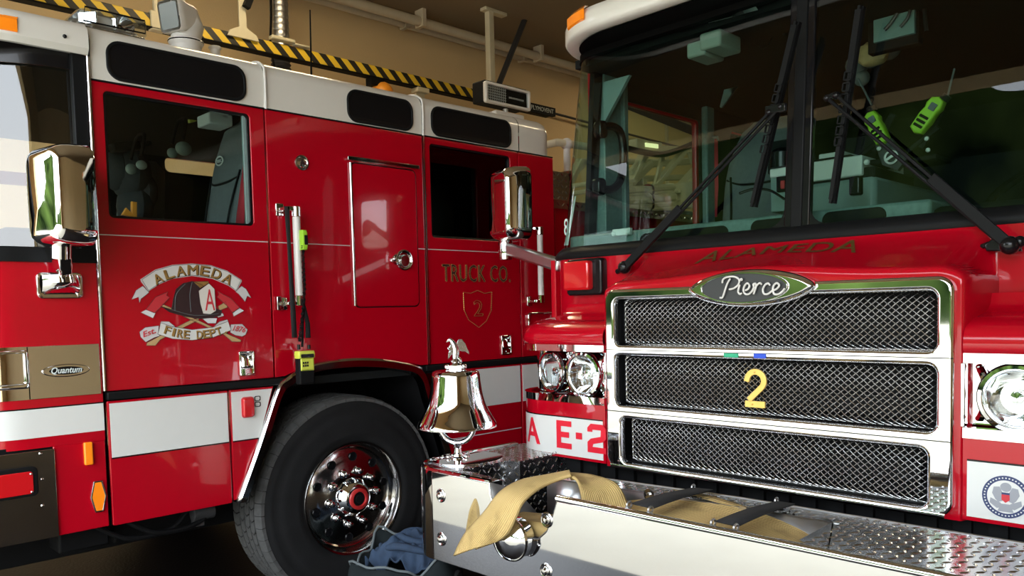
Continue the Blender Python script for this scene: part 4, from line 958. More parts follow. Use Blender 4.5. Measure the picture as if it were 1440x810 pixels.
# ================================================================== bag and jeans on the floor
bc = Vector((-3.13, 2.28, 0))
def lump(b, c, sx, sy, sz, seed, n=40, m=24, amp=.06, sq=.7, z0=0):
    r2 = random.Random(seed); ph = [(r2.uniform(0, 6.3), r2.randint(2, 7), r2.randint(1, 5)) for _ in range(7)]
    rows = []
    for i in range(m+1):
        t = PI*i/m; ring = []
        for k in range(n):
            a = 2*PI*k/n; st_, ct = math.sin(t), math.cos(t)
            x = math.copysign(abs(math.cos(a))**sq, math.cos(a))*st_**sq; y = math.copysign(abs(math.sin(a))**sq, math.sin(a))*st_**sq; z = math.copysign(abs(ct)**sq, ct)
            d = 1+sum(amp*math.sin(p+q*a+s*t*1.7)/(1+.25*i2) for i2, (p, q, s) in enumerate(ph))
            ring.append((c[0]+sx*x*d, c[1]+sy*y*d, max(z0, c[2]+sz*z*(d if z > 0 else 1))))
        rows.append(ring)
    return b.grid(rows, True)
BG = thing('duffel_bag', 'dark grey duffel bag open on the floor between the two trucks', 'bag', tuple(bc))
bagrot = Matrix.Translation(bc) @ Matrix.Rotation(math.radians(25), 4, 'Z') @ Matrix.Diagonal((1.12, 1.25, .86, 1))
b = B(); rows = []
for (k, z, d) in ((.80, .0, 0), (.97, .02, .006), (1.05, .12, .025), (1.03, .25, .03), (.95, .34, .032), (.88, .385, .034), (.84, .40, .036), (.79, .385, .034), (.74, .33, .02), (.65, .30, .0), (.3, .29, 0), (.01, .29, 0)):
    ring = []
    for i in range(56):
        a = 2*PI*i/56; x = .25*math.copysign(abs(math.cos(a))**.88, math.cos(a)); y = .20*math.copysign(abs(math.sin(a))**.88, math.sin(a))
        wv = d*(math.sin(3*a+1)+.6*math.sin(7*a+z*9)+.4*math.sin(11*a+z*14))
        ring.append(bagrot @ Vector((x*k+wv*.5*math.cos(a), y*k+wv*.5*math.sin(a), z+wv*(.9 if z > .3 and k > .76 else .1)+(.045*math.sin(a+.6)+.02*math.sin(3*a) if z > .2 and k > .6 else 0))))
    rows.append(ring)
obj('bag_body', b.grid(rows, True), BAGM, BG, smooth=60, sub=1)
rimp = [p+Vector((0, 0, .006)) for p in rows[6]]; obj('zip_edge', B().tube(rimp, .006, 6, True), SEATM, BG)
for sgn in (0.35, 2.2):
    pth = []
    for i in range(9):
        t = i/8; a = -PI*.5-.55+1.1*t+sgn-.6; pth.append(bagrot @ Vector((.262*math.cos(a), .212*math.sin(a), .10+.22*math.sin(PI*t))))
    obj('carry_handle', B().tube(cat(pth, 3), .012, 8), WEB, BG)
obj('side_pocket', lump(B(), bagrot @ Vector((-.02, -.19, .13)), .15, .05, .09, 4, amp=.03), BAGM, BG, smooth=60)
pz = bagrot @ Vector((.06, -.215, .31)); obj('zip_pull', B().tube([pz+Vector(v) for v in ((-.012, 0, -.012), (.012, 0, -.012), (.012, 0, .012), (-.012, 0, .012))], .003, 6, True), STEEL, BG)
b = B(); jc = bc+Vector((0.02, .03, .345))
jrot = Matrix.Translation(Rv*.055+Fv*.07) @ bagrot @ Matrix.Translation((0, 0, -.01)) @ Matrix.Diagonal((.86, .84, 1.05, 1)); jb = B(); rows = []
r2 = random.Random(11)
for j in range(33):
    row = []
    for i in range(33):
        u = i/32*2-1; v = j/32*2-1; rr = min(1, math.hypot(u, v)/1.2)
        h = .115*(1-rr**2)+.028*math.sin(7*u+3*math.sin(4*v))+.02*math.sin(9*v+5*u*u)+.014*math.sin(17*u*v+4)+.012*math.sin(23*u+7*v)
        w_ = 1+.08*math.sin(5*v+2*u)
        row.append(jrot @ Vector((u*.20*w_, v*.155*w_, .325+max(h, -.04)+(.02 if abs(u) < .9 else 0))))
    rows.append(row)
jj = obj('blue_jeans', jb.grid(rows), JEAN, None, smooth=80, solid=.008, sub=1)
recentre(jj); tag(jj, 'crumpled blue denim jeans stuffed into the top of the dark bag', 'jeans')
wb = B()
for k, (a0, a1, rr, zz) in enumerate(((-2.8, -.3, .82, .43), (-2.4, .4, .5, .47), (.3, 2.6, .7, .44))):
    pth = []
    for i in range(14):
        a = a0+(a1-a0)*i/13; pth.append(jrot @ Vector((.20*rr*math.cos(a)+.01*math.sin(5*a), .16*rr*math.sin(a), zz+.018*math.sin(3*a+k))))
    wb.tube(pth, [.011+.008*math.sin(PI*i/13) for i in range(14)], 8)
bb = obj('waistband_fold', wb.xf(lambda p: p-jj.location), JEAN, None, smooth=60); bb.parent = jj; 

# ================================================================== FIRE ENGINE (right)
XC = -1.404; EL, ER = XC-1.236, XC+1.236; YF = 2.55; YC = 2.80
G = thing('fire_engine', 'bright red fire engine facing the camera, with a chrome mesh grille and silver bell', 'fire truck', (XC, 4.0, 0))
SF = front(YF)
def EY(px, py, y): return onY(px, py, y)
def smooth01(t): t = max(0, min(1, t)); return t*t*(3-2*t)
def roundstep(t): t = max(0, min(1, t)); return math.sqrt(max(0, 1-(1-t)**2))
def lipz(x):
    d = (x-XC)/.30; return 1.612+.030*math.exp(-d*d)
def hoody(x, z):
    """front surface of the cab face with the grille housing standing proud"""
    base = YC
    # corner rounding
    for e in (EL, ER):
        dd = abs(x-e)
        if dd < .2: base = YC+.2-math.sqrt(max(0, .2**2-(.2-dd)**2))
    hw = .684; dx = hw-abs(x-XC)
    kx = roundstep(dx/.028) if dx < .028 else 1
    if dx <= -.05: kx = 0
    elif dx <= 0: kx = 0
    lz = lipz(x)
    # corner of the housing drops a little
    cd = max(0, abs(x-XC)-(hw-.10))/.10; lz -= .045*cd*cd
    if z < lz-.03: kz = 1
    elif z < lz: kz = .93+.07*math.sqrt(max(0, 1-((z-lz+.03)/.03)**2))
    else:
        t = (z-lz)/(1.742-lz); kz = .93*(1-smooth01(t*.5+.0)*1)**1.0 if False else .93*(1-t)**1.45
    # the fairing above the lip widens smoothly into the cab face
    if z > lz-.0:
        wide = max(0, min(1, (dx+.06)/.12)); kx = max(kx, 0)*1.0 if dx > 0 else 0
        kx = smooth01((dx+.0)/.09) if z > lz+.01 else kx
    return base-.25*kx*kz
xs = [EL+.0005]
x = EL
def frange(a, b, s):
    out = []; n = max(1, round((b-a)/s))
    return [a+(b-a)*i/n for i in range(n)]
xs = frange(EL, EL+.2, .012)+frange(EL+.2, XC-.70, .03)+frange(XC-.70, XC-.55, .004)+frange(XC-.55, XC+.55, .025)+frange(XC+.55, XC+.70, .004)+frange(XC+.70, ER-.2, .03)+frange(ER-.2, ER, .012)+[ER]
zs = frange(.865, 1.50, .06)+frange(1.50, 1.74, .006)+[1.742]
rows = [[(x, hoody(x, z), z) for x in xs] for z in zs]
b = B(); m_ = len(xs); vs = [p for r in rows for p in r]; fs = []
for i in range(len(zs)-1):
    for k in range(m_-1):
        cxm = (xs[k]+xs[k+1])/2; czm = (zs[i]+zs[i+1])/2
        if abs(cxm-XC) < .60 and czm < 1.555: continue
        fs.append((i*m_+k, i*m_+k+1, (i+1)*m_+k+1, (i+1)*m_+k))
b.add(vs, fs); obj('front_cowl', b, RED, G, smooth=60)
# red border flange round the grille
# hood lettering ALAMEDA laid on the sloping cowl
b = B(); vs, fs = text_mesh('ALAMEDA', .0, .0, .003, 1.05)
x0 = min(p.x for p in vs); x1 = max(p.x for p in vs); y1 = max(p.y for p in vs)
def hp(x, z, o=.0025): return Vector((x, hoody(x, z)-o, z+o))
lvs = []
for p in vs:
    u = -1.73+(p.x-x0)/(x1-x0)*.62; lz = lipz(u); z0_ = lz+.050; z1_ = 1.722; lvs.append(hp(u, z0_+(z1_-z0_)*p.y/y1))
b.add(lvs, fs); obj('cowl_lettering', b, mat('dark_gold', (.20, .12, .03), .4, .6, noise=.5, nscale=120), G)
# --- shelf over the headlights
def shelf(sgn):
    xo = XC+sgn*1.232; xi = XC+sgn*.664
    def P(off, z, pull=0):
        n = 10; r = .2; pts = [(xi, YF+off)]
        for i in range(n+1):
            a = PI/2*i/n; rr = r-off; pts.append((xo-sgn*r+sgn*rr*math.sin(a), YF+r-rr*math.cos(a)))
        pts.append((xo-sgn*off, 2.86)); return [(x, y, z) for x, y in pts]
    rows = [P(.05, 1.355), P(.0, 1.357), P(-.008, 1.372), P(-.008, 1.395), P(.0, 1.418), P(.018, 1.438), P(.05, 1.454), P(.09, 1.464), P(.13, 1.472), P(.165, 1.482), P(.185, 1.497), P(.197, 1.53)]
    return obj('headlight_brow', B().grid(rows), RED, G, smooth=60)
def band(name, z0, z1, off, m, parent=G, yb=2.62, t=.01, inner=.664, nz=1):
    out = []
    for sgn in (-1, 1):
        xo = XC+sgn*1.232; xi = XC+sgn*inner; n = 12; r = .2+off
        def path(o):
            pts = [(xi, YF-o)]
            for i in range(n+1):
                a = PI/2*i/n; rr = r-off+o; pts.append((xo-sgn*.2+sgn*rr*math.sin(a), YF+.2-rr*math.cos(a)))
            pts.append((xo+sgn*o, yb+.15)); return pts
        p, q = path(off), path(off-t)
        rows = [[(x, y, z0) for x, y in q]]+[[(x, y, z0+(z1-z0)*i/nz) for x, y in p] for i in range(nz+1)]+[[(x, y, z1) for x, y in q]]
        bb = B().grid(rows); k = len(p)
        bb.f.append(tuple(i*k for i in range(len(rows)))); out.append(obj(name, bb, m, parent, smooth=50))
    return out
for sgn in (-1, 1): shelf(sgn)
hb = band('chrome_brow_trim', 1.330, 1.358, .004, CHROME, t=.02)
lt_ = band('chrome_sill_trim', 1.112, 1.142, .006, CHROME, t=.03)
band('headlight_backing', 1.14, 1.33, -.055, CHROME, t=.01)
lp = band('lower_red_panel', .872, 1.112, 0, RED, t=.02)
ww = band('reflective_panel', .884, 1.046, .0025, CREAM, t=.003, inner=.676)
band('panel_edging', 1.046, 1.051, .003, BLACK, t=.003, inner=.676)
# E-2 lettering wraps round the corner
def bend(u, v, w):
    """u runs to the right along the outline, measured as X when on the flat front"""
    o = .003+w; xs_ = EL+.004+.2
    if u >= xs_: return Vector((u, YF-o, v))
    s_ = xs_-u; a = s_/.2
    if a <= PI/2: return Vector((xs_-(.2+o)*math.sin(a), YF+.2-(.2+o)*math.cos(a), v))
    return Vector((xs_-(.2+o), YF+.2+(s_-.2*PI/2), v))
def fitch(b, ch, u0, u1, v0, v1):
    vs, fs = text_mesh(ch, .002, 0, .015); a0 = min(p.x for p in vs); a1 = max(p.x for p in vs); c0 = min(p.y for p in vs); c1 = max(p.y for p in vs)
    # split long edges are fine: glyph outlines are short
    b.add([bend(u0+(p.x-a0)/(a1-a0)*(u1-u0), v0+(p.y-c0)/(c1-c0)*(v1-v0), .001+p.z) for p in vs], fs)
b = B()
fitch(b, 'L', -2.66, -2.58, .915, 1.03); fitch(b, 'A', -2.80, -2.70, .915, 1.03); 
fitch(b, 'A', -2.54, -2.435, .915, 1.03)
def fr(b, u0, v0, u1, v1): # block strokes
    n = max(1, int(abs(u1-u0)/.02)); 
    for i in range(n):
        a, c = u0+(u1-u0)*i/n, u0+(u1-u0)*(i+1)/n; P8 = [bend(a, v0, .002), bend(c, v0, .002), bend(c, v1, .002), bend(a, v1, .002)]; b.add(P8, ((0,1,2,3),))
# E
u = -2.335; fr(b, u, .912, u+.026, 1.032); fr(b, u+.026, 1.008, u+.086, 1.032); fr(b, u+.026, .960, u+.072, .984); fr(b, u+.026, .912, u+.086, .936)
fr(b, -2.225, .960, -2.190, .988)
u = -2.16
b.plate([[(u, 1.015), (u+.018, 1.032), (u+.08, 1.032), (u+.098, 1.015), (u+.098, .975), (u+.082, .960), (u+.03, .948), (u+.026, .936), (u+.098, .936), (u+.098, .912), (u, .912), (u, .955), (u+.018, .970), (u+.07, .982), (u+.072, 1.008), (u+.026, 1.008), (u+.026, .998), (u, .998)]], SF, .002, 0, .0055)
obj('unit_lettering', b, mat('red_vinyl', (.72, .01, .03), .4), ww[0])
# seal on the right panel
sx, sz = -.628, .955
sl = obj('round_seal', B().plate([ell(sx, sz, .060, .060, 48)], SF, .002, 0, .0045), NAVY, ww[1])
obj('seal_field', B().plate([ell(sx, sz, .047, .047, 48)], SF, .001, 0, .0055), CREAM, sl)
b = B()
for k in range(40):
    a = 2*PI*k/40; b.box((sx+.0535*math.cos(a)-.0018, YF-.0056, sz+.0535*math.sin(a)-.0018), (sx+.0535*math.cos(a)+.0018, YF-.0045, sz+.0535*math.sin(a)+.0018))
obj('seal_beads', b, CREAM, sl)
b = B()
for s_ in (-1, 1):
    b.plate([[(sx+s_*x, sz+y) for x, y in ((.008, .012), (.016, .028), (.030, .026), (.034, .008), (.026, -.008), (.018, -.016), (.008, -.012))]], SF, .001, 0, .0065)
    b.plate([[(sx+s_*x, sz+y) for x, y in ((.012, -.018), (.038, -.006), (.040, -.020), (.022, -.034), (.010, -.030))]], SF, .001, 0, .0063)
b.plate([ell(sx, sz+.028, .014, .013, 20)], SF, .001, 0, .0066); b.plate([[(sx-.012, sz-.02), (sx+.012, sz-.02), (sx+.02, sz-.042), (sx-.02, sz-.042)]], SF, .001, 0, .0064)
obj('seal_eagle', b, GREYI, sl)
obj('seal_shield', B().plate([[(sx-.010, sz+.008), (sx+.010, sz+.008), (sx+.010, sz-.008), (sx, sz-.016), (sx-.010, sz-.008)]], SF, .001, 0, .0075), REDI, sl)
obj('seal_chief', B().plate([[(sx-.010, sz+.013), (sx+.010, sz+.013), (sx+.010, sz+.007), (sx-.010, sz+.007)]], SF, .001, 0, .0077), NAVY, sl)
# --- headlights
def headlight(cx, cz, yaw, r=.088):
    d = Vector((math.sin(yaw), -math.cos(yaw), 0)); c = Vector((cx, YF+.028 if abs(yaw) < .05 else YF+.045, cz))
    h = obj('headlight', B().lathe([(r+.004, -.06), (r+.008, -.01), (r+.010, .012), (r+.006, .022), (r-.004, .024), (r-.010, .018), (r-.012, .008)], c, d, 48), CHROME, G)
    obj('gasket', B().lathe([(r+.006, .006), (r+.012, .010), (r+.006, .014)], c, d, 48), BLACK, h)
    pr = [(.001, -.045), (.02, -.043), (.045, -.03), (.065, -.008), (r-.010, .012)]
    obj('reflector_bowl', B().lathe(pr, c, d, 48), CHROME, h)
    obj('bulb', B().lathe([(.001, .0), (.016, -.002), (.020, -.012), (.020, -.04)], c, d, 24), CHROME, h)
    e = c+Vector((.035, 0, .004)); obj('bulb', B().lathe([(.001, -.01), (.010, -.012), (.013, -.018), (.013, -.04)], e, d, 20), CHROME, h)
    pr = [(r-.010, .014), (.07, .022), (.04, .028), (.001, .031)]
    obj('headlight_lens', B().lathe(pr, c, d, 48), LENS, h)
    b = B()
    U_ = Vector((math.cos(yaw), math.sin(yaw), 0))
    for k in range(-3, 4):
        L_ = math.sqrt(max(0, .070**2-(k*.02)**2)); b.tube([c+d*.016+U_*(k*.02)+Vector((0, 0, -L_)), c+d*.016+U_*(k*.02)+Vector((0, 0, -L_*.35))], .0012, 5)
    obj('lens_flutes', b, LENS, h)
    return h
for s_ in (-1, 1):
    headlight(XC+s_*.792, 1.232, 0); headlight(XC+s_*.985, 1.236, s_*.22, .084)
b = B()
for s_ in (-1, 1):
    b.box((XC+s_*.655, YF-.0, 1.142), (XC+s_*.668, YF+.08, 1.33))
objs('bezel_end', b, CHROME, G, .003)
b = B()
for s_ in (-1, 1):
    for (x, z) in ((.69, 1.315), (.69, 1.165), (.90, 1.32), (.885, 1.155)): b.ball((XC+s_*x, YF+.05, z), .009, 12, 8)
    pts = cat([(XC+s_*.695, YF+.05, 1.31), (XC+s_*.712, YF+.03, 1.28), (XC+s_*.706, YF+.03, 1.24), (XC+s_*.712, YF+.03, 1.20), (XC+s_*.695, YF+.05, 1.165)], 5); b.tube(pts, .012, 10)
objs('bezel_fitting', b, CHROME, G)
# --- chrome grille surround with three openings
gx0, gx1 = XC-.643, XC+.643
A = [(-2.0, 1.362, -.808, 1.543), (-2.0, 1.122, -.808, 1.322), (-1.972, .893, -.832, 1.073)]
outl = rrect(gx0, .872, gx1, 1.583, .045, 6)
outl = [(x, z) for x, z in outl]
loops = [outl]+[rrect(*a, .026, 5) for a in A]
gf = obj('grille_surround', B().plate(loops, SF, .035, .011, .022), CHROME, G, smooth=60)
b = B()
for z in (1.343, 1.098): b.box((gx0, YF-.0235, z-.0015), (gx1, YF-.02, z+.0015))
obj('surround_seam', b, BLACK, gf)
# bottom lip roll
obj('surround_lip', B().tube([(gx0+.02, YF-.012, .878), (gx1-.02, YF-.012, .878)], .012, 12), CHROME, gf)
obj('tape_mark', B().box((0, 0, 0), (0, 0, 0)), GREENT, gf) if False else None
a = EY(1018, 499, YF-.023); c = EY(1038, 500, YF-.023); obj('tape_mark', B().box((a.x, YF-.0245, a.z-.008), (c.x, YF-.0225, a.z+.006)), GREENT, gf, label='green tape on the chrome bar')
a = EY(1060, 500, YF-.023); c = EY(1077, 500, YF-.023); obj('tape_mark', B().box((a.x, YF-.0245, a.z-.009), (c.x, YF-.0225, a.z+.007)), BLUET, gf, label='blue tape on the chrome bar')
# crimped diagonal wire mesh, dished at the edges
def meshpart(x0, z0, x1, z1):
    b = B(); pit = .0242; ph = .0205; yb = YF+.022
    def Yat(x, z):
        e = min(x-x0, x1-x, (z-z0)*1.6, (z1-z)*1.6); t = max(0, min(1, 1-e/.028)); return yb+.045*t*t
    W = x1-x0; Hh = z1-z0; nk = int((W/pit))+int(Hh/ph)+3
    for fam in (1, -1):
        for k in range(-int(Hh/ph)-2, int(W/pit)+int(Hh/ph)+3):
            pts = []; nst = int(Hh/ph)*2+3
            for j in range(nst):
                z = z0-.004+j*ph/2
                if z > z1+.004: break
                x = x0+k*pit+fam*((z-z0)/ph)*pit+(0 if fam == 1 else Hh/ph*pit)
                if x < x0-.004 or x > x1+.004:
                    if len(pts) > 1: b.tube(pts, .00155, 4, caps=False)
                    pts = []; continue
                pts.append((x, Yat(min(max(x, x0), x1), min(max(z, z0), z1))+fam*.0016*(1 if j % 2 else -1), z))
            if len(pts) > 1: b.tube(pts, .00155, 4, caps=False)
    return b
for i, a in enumerate(A):
    g_ = obj('grille_mesh', meshpart(*a), BRUSH if False else mat('bright_wire', (.80, .80, .80), .25, 1), G, smooth=80)
    obj('mesh_frame', B().plate([rrect(a[0]-.01, a[1]-.01, a[2]+.01, a[3]+.01, .02), rrect(a[0]+.002, a[1]+.002, a[2]-.002, a[3]-.002, .02)], front(YF+.055), .012, .002), CHROME, g_)
b = B()
b.box((gx0+.01, YF+.02, .88), (gx0+.03, YF+.2, 1.57)); b.box((gx1-.03, YF+.02, .88), (gx1-.01, YF+.2, 1.57)); b.box((gx0, YF+.02, 1.545), (gx1, YF+.2, 1.57)); b.box((gx0, YF+.02, .875), (gx1, YF+.2, .89)); b.box((gx0, YF+.19, .87), (gx1, YF+.2, 1.58))
b.box((gx0, YF+.03, 1.33), (gx1, YF+.18, 1.35)); b.box((gx0, YF+.03, 1.085), (gx1, YF+.18, 1.11))
obj('grille_box', b, BLACKM, G)
b = B()
b.box((XC-.5, YF+.15, .93), (XC+.5, YF+.17, 1.0)); b.box((XC-.1, YF+.14, 1.14), (XC+.5, YF+.17, 1.2))
obj('radiator', b, BLACKM, G)
# numeral 2
nb = B(); x0_, x1_, z0_, z1_ = -1.432, -1.360, 1.153, 1.282
def t2(pts, ww): return pts
arc = [(x0_+.002, z1_-.040)]+[(XC+.008+.032*math.cos(a), z1_-.036+.032*math.sin(a)) for a in [PI-.2-(PI+.65)*i/12 for i in range(13)]]+[(x0_+.010, z0_+.024)]
w = .0105; L_ = []; R_2 = []
for i, p in enumerate(arc):
    q = arc[min(i+1, len(arc)-1)]; o = arc[max(i-1, 0)]; dx, dz = q[0]-o[0], q[1]-o[1]; n = math.hypot(dx, dz); L_.append((p[0]-dz/n*w, p[1]+dx/n*w)); R_2.append((p[0]+dz/n*w, p[1]-dx/n*w))
nb.plate([L_+R_2[::-1]], SF, .008, .0015, .004)
nb.box((x0_-.003, YF-.004, z0_), (x1_, YF+.004, z0_+.022)); 
num = obj('numeral_two', nb, BRASS, G)
for (x, z) in ((XC+.006, z1_-.005), (XC-.004, z0_+.011)): obj('numeral_screw', B().ball((x, YF-.004, z), .004, 8, 6), BRASS, num)
# badge
bz = 1.568
def pointed(a, b_, n=48):
    return [(XC+a*math.cos(t), bz+b_*math.copysign(abs(math.sin(t))**1.25, math.sin(t))) for t in [2*PI*k/n for k in range(n)]]
bg = obj('oval_badge', B().plate([pointed(.238, .064)], SF, .05, .016, .045), CHROME, G, smooth=60)
f_in = ell(XC-.012, bz+.001, .158, .0475, 48)
obj('badge_rim', B().plate([ell(XC-.012, bz+.001, .166, .054, 48), f_in], SF, .012, .005, .053), CHROME, bg, smooth=60)
obj('badge_field', B().plate([f_in], SF, .004, 0, .047), mat('charcoal_enamel', (.03, .032, .034), .4), bg)
def bzp(zx, zy, w=.055):
    px, py = 960+zx/5.143, 330+zy/5.143; return EY(px, py, YF-w)
strokes = [[(268,455),(285,456),(296,435),(312,385),(328,345),(345,318)], [(288,352),(292,325),(318,308),(365,303),(395,312),(410,333),(400,364),(370,388),(335,396)],
 [(414,362),(405,390),(402,416),(414,430),(430,422)], [(452,404),(474,392),(483,368),(469,352),(449,368),(440,402),(452,428),(478,430),(502,408),(515,380)],
 [(515,380),(512,358),(528,356),(530,378),(520,410),(512,432)], [(522,390),(540,362),(560,350),(572,362)], [(632,368),(618,352),(594,366),(580,400),(590,428),(618,428),(648,405)],
 [(648,405),(680,392),(698,368),(682,350),(660,366),(652,402),(664,430),(692,430),(720,412),(738,388)]]
b = B()
for s_ in strokes:
    pts = cat([bzp(x, y) for x, y in s_], 6); b.tube(pts, [.0034 if i not in (0, len(pts)-1) else .002 for i in range(len(pts))], 8)
b.ball(bzp(425, 325), .0055, 10, 8)
obj('badge_script', b, SHELLW, bg)
# --- side marker lamps on the cab face
for s_ in (-1, 1):
    m0, m1 = sorted((XC+s_*.842, XC+s_*1.05)); 
    hs = obj('marker_lamp_housing', B().plate([rrect(m0, 1.568, m1, 1.733, .02)], front(YC), .05, .01, .04), BLACK, G)
    l0, l1 = (m0+.006, m1-.05) if s_ < 0 else (m0+.05, m1-.006)
    obj('red_marker_lens', B().plate([rrect(l0, 1.592, l1, 1.722, .015)], front(YC), .05, .012, .072), REDLENS, hs)
    bl = B(); 
    for k in range(9): bl.box((l0+.012, YC-.0735, 1.603+k*.0125), (l1-.012, YC-.071, 1.606+k*.0125))
    obj('lens_ribs', bl, REDLENS, hs)
# --- windscreen: black gasket, glass, centre post
def wp(z, off=0, yb=3.13):
    t = (z-1.79)/(2.68-1.79); return planpath(EL+.07*t, ER-.07*t, YC+.035+.07*t, .20, yb, 12, off)
def wrow(z, off, yb=3.13): return [(x, y, z) for x, y in wp(z, off, yb)]
b = B().grid([wrow(1.738, -.03), wrow(1.738, .034), wrow(1.752, .042), wrow(1.775, .030), wrow(1.795, .008), wrow(1.800, -.03)])
obj('windscreen_gasket', b, TRIM, G, smooth=60)
b = B().grid([wrow(2.665, -.03), wrow(2.665, .006), wrow(2.70, .008), wrow(2.70, -.03)]); obj('windscreen_header', b, DEEP, G)
ws = obj('windscreen', B().grid([wrow(1.79, 0), wrow(2.1, 0), wrow(2.4, 0), wrow(2.68, 0)]), GLASS, G, smooth=60)
def cpost(w0, off, z0=1.78, z1=2.70):
    return [[(XC+.03+s_*w0, YC+.035+.07*(z-1.79)/.89-off, z) for s_ in (-1, 1)] for z in (z0, z1)]
b = B()
for z0, z1 in ((1.78, 2.70),):
    for w0, off, th in ((.050, .006, .03),):
        y0 = YC+.035-off; y1 = YC+.105-off
        P8 = [(XC+.02-w0, y0, z0), (XC+.02+w0, y0, z0), (XC+.02+w0, y1, z1), (XC+.02-w0, y1, z1)]
        Q8 = [(x, y+th, z) for x, y, z in P8]; b.add(P8+Q8, ((0,1,2,3),(7,6,5,4),(0,4,5,1),(1,5,6,2),(2,6,7,3),(3,7,4,0)))
cp_ = obj('centre_post', b, BLACK, G, .006)
y0 = YC+.035-.012; y1 = YC+.105-.012; w0 = .022
obj('post_cover', B().add([(XC+.02-w0, y0, 1.765), (XC+.02+w0, y0, 1.765), (XC+.02+w0, y1, 2.7), (XC+.02-w0, y1, 2.7), (XC+.02-w0, y0+.01, 1.765), (XC+.02+w0, y0+.01, 1.765), (XC+.02+w0, y1+.01, 2.7), (XC+.02-w0, y1+.01, 2.7)], ((0,1,2,3),(7,6,5,4),(0,4,5,1),(1,5,6,2),(2,6,7,3),(3,7,4,0))), TRIM, cp_, .005)
# frit corners beside the post
b = B()
for s_, c0 in ((-1, XC-.03), (1, XC+.07)):
    pts = [(c0, 1.79)]+[(c0+s_*(.07-.07*math.sin(a)) , 1.86-.07*math.cos(a)) for a in [PI/2*i/6 for i in range(7)]]
    pts = [(c0, 1.795), (c0+s_*.07, 1.795)]+[(c0+s_*.07*(1-math.sin(a)), 1.795+.07*(1-math.cos(a))) for a in [PI/2*i/6 for i in range(1, 7)]]
    b.add([(x, YC+.034+.07*(z-1.79)/.89-.001, z) for x, z in pts], (tuple(range(len(pts))),))
obj('frit_corner', b, BLACK, cp_)
# gasket ends on the sides
for s_ in (-1, 1):
    e = EL if s_ < 0 else ER
    b = B().add([(e-s_*-.0+.0, 3.10, 1.74), (e, 3.16, 1.74), (e-s_*.07, 3.16, 2.70), (e-s_*.07, 3.10, 2.70), (e-s_*.03, 3.10, 1.74), (e-s_*.03, 3.16, 1.74), (e-s_*.10, 3.16, 2.70), (e-s_*.10, 3.10, 2.70)], ((0,1,2,3),(7,6,5,4),(0,4,5,1),(1,5,6,2),(2,6,7,3),(3,7,4,0)))
    obj('glass_edge', b, BLACK, G)
# digits on the glass corner
p = EY(797, 318, 2.905)
b = B(); c = onY(797, 318, 2.90)
b.text('8', (c.x-.012, c.z-.045, c.x+.014, c.z+.035), front(c.y), .002, .006); obj('glass_number', b, PALE, G)
p0_, p1_ = onY(809, 276, 2.93), onY(796, 345, 2.90)
obj('glass_sticker', B().add([p0_+Vector((-.004, 0, 0)), p0_+Vector((.006, 0, 0)), p1_+Vector((.014, -.0, 0)), p1_+Vector((-.012, 0, 0))], ((0,1,2,3),)), PALE, G, solid=.001)
# --- white roof visor
def rp(off, yb=5.5): return planpath(XC-1.15, XC+1.15, 2.70, .35, yb, 14, off)
rows = [[(x, y, z) for x, y in rp(o)] for o, z in ((-.06, 2.70), (0.0, 2.695), (.012, 2.71), (.012, 2.76), (.0, 2.79), (-.05, 2.812), (-.15, 2.825))]
rv_ = obj('roof_visor', B().grid(rows), WHITE, G, smooth=60)
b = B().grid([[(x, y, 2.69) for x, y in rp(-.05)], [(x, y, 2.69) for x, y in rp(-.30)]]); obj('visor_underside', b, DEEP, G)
b = B().box((XC-1.05, 2.84, 2.815), (XC+1.05, 5.5, 2.835)); obj('roof_top', b, WHITE, G)
for s_ in (-1, 1):
    def seg_(o): return [p for p in planpath(XC-1.15, XC+1.15, 2.70, .35, 5.5, 60, o) if .84 < s_*(p[0]-XC) < .99 and p[1] < 2.86]
    k_ = min(len(seg_(o)) for o in (.012, .022, .008, -.03))
    obj('amber_marker_light', B().grid([[(x, y, z) for x, y in seg_(o)[:k_]] for o, z in ((.012, 2.738), (.022, 2.742), (.022, 2.782), (.008, 2.800), (-.03, 2.812))]), AMBER, G)
# --- cab sides, roof lining, back
def epanel(name, X, loops, m, t=.03): return obj(name, B().plate(loops, side(X), t, .003, 0), m, G)
for X, s_ in ((EL+.03, -1), (ER, 1)):
    epanel('cab_side', X, [[(2.86, .60), (5.5, .60), (5.5, 2.72), (3.16, 2.72), (3.16, 1.742), (2.86, 1.742)], rrect(3.34, 1.93, 4.095, 2.57, .02), rrect(4.45, 1.93, 5.3, 2.56, .05)], RED)
    obj('inner_trim', B().plate([[(3.31, 1.25), (5.45, 1.25), (5.45, 2.68), (3.31, 2.68)], rrect(3.33, 1.92, 4.105, 2.58, .02), rrect(4.44, 1.92, 5.31, 2.57, .05)], side(EL+.05 if s_ < 0 else ER-.035), .012, .001), DARKP, G)
    epanel('door_glass', X-.012, [rrect(3.33, 1.92, 4.105, 2.58, .02)], GLASSS, .004)
    epanel('door_glass', X-.012, [rrect(4.44, 1.92, 5.31, 2.57, .05)], GLASSD, .004)
b = B().box((EL+.03, 5.45, .6), (ER-.03, 5.5, 2.75)); obj('cab_back', b, DARKP, G)
b = B().box((EL+.06, 3.0, 2.66), (ER-.06, 5.45, 2.70)); b.box((EL+.04, 2.95, 1.2), (ER-.04, 5.45, 1.25)); b.box((EL+.04, 5.40, 1.2), (ER-.04, 5.45, 2.66)); b.box((XC-.4, 4.35, 1.25), (XC+.4, 4.6, 2.2))
obj('cab_lining', b, DARKP, G)
b = B().box((EL+.05, 4.115, 1.25), (EL+.09, 4.20, 2.66)); b.box((ER-.09, 4.115, 1.25), (ER-.05, 4.20, 2.66)); objs('door_post', b, TEAL, G, .01)
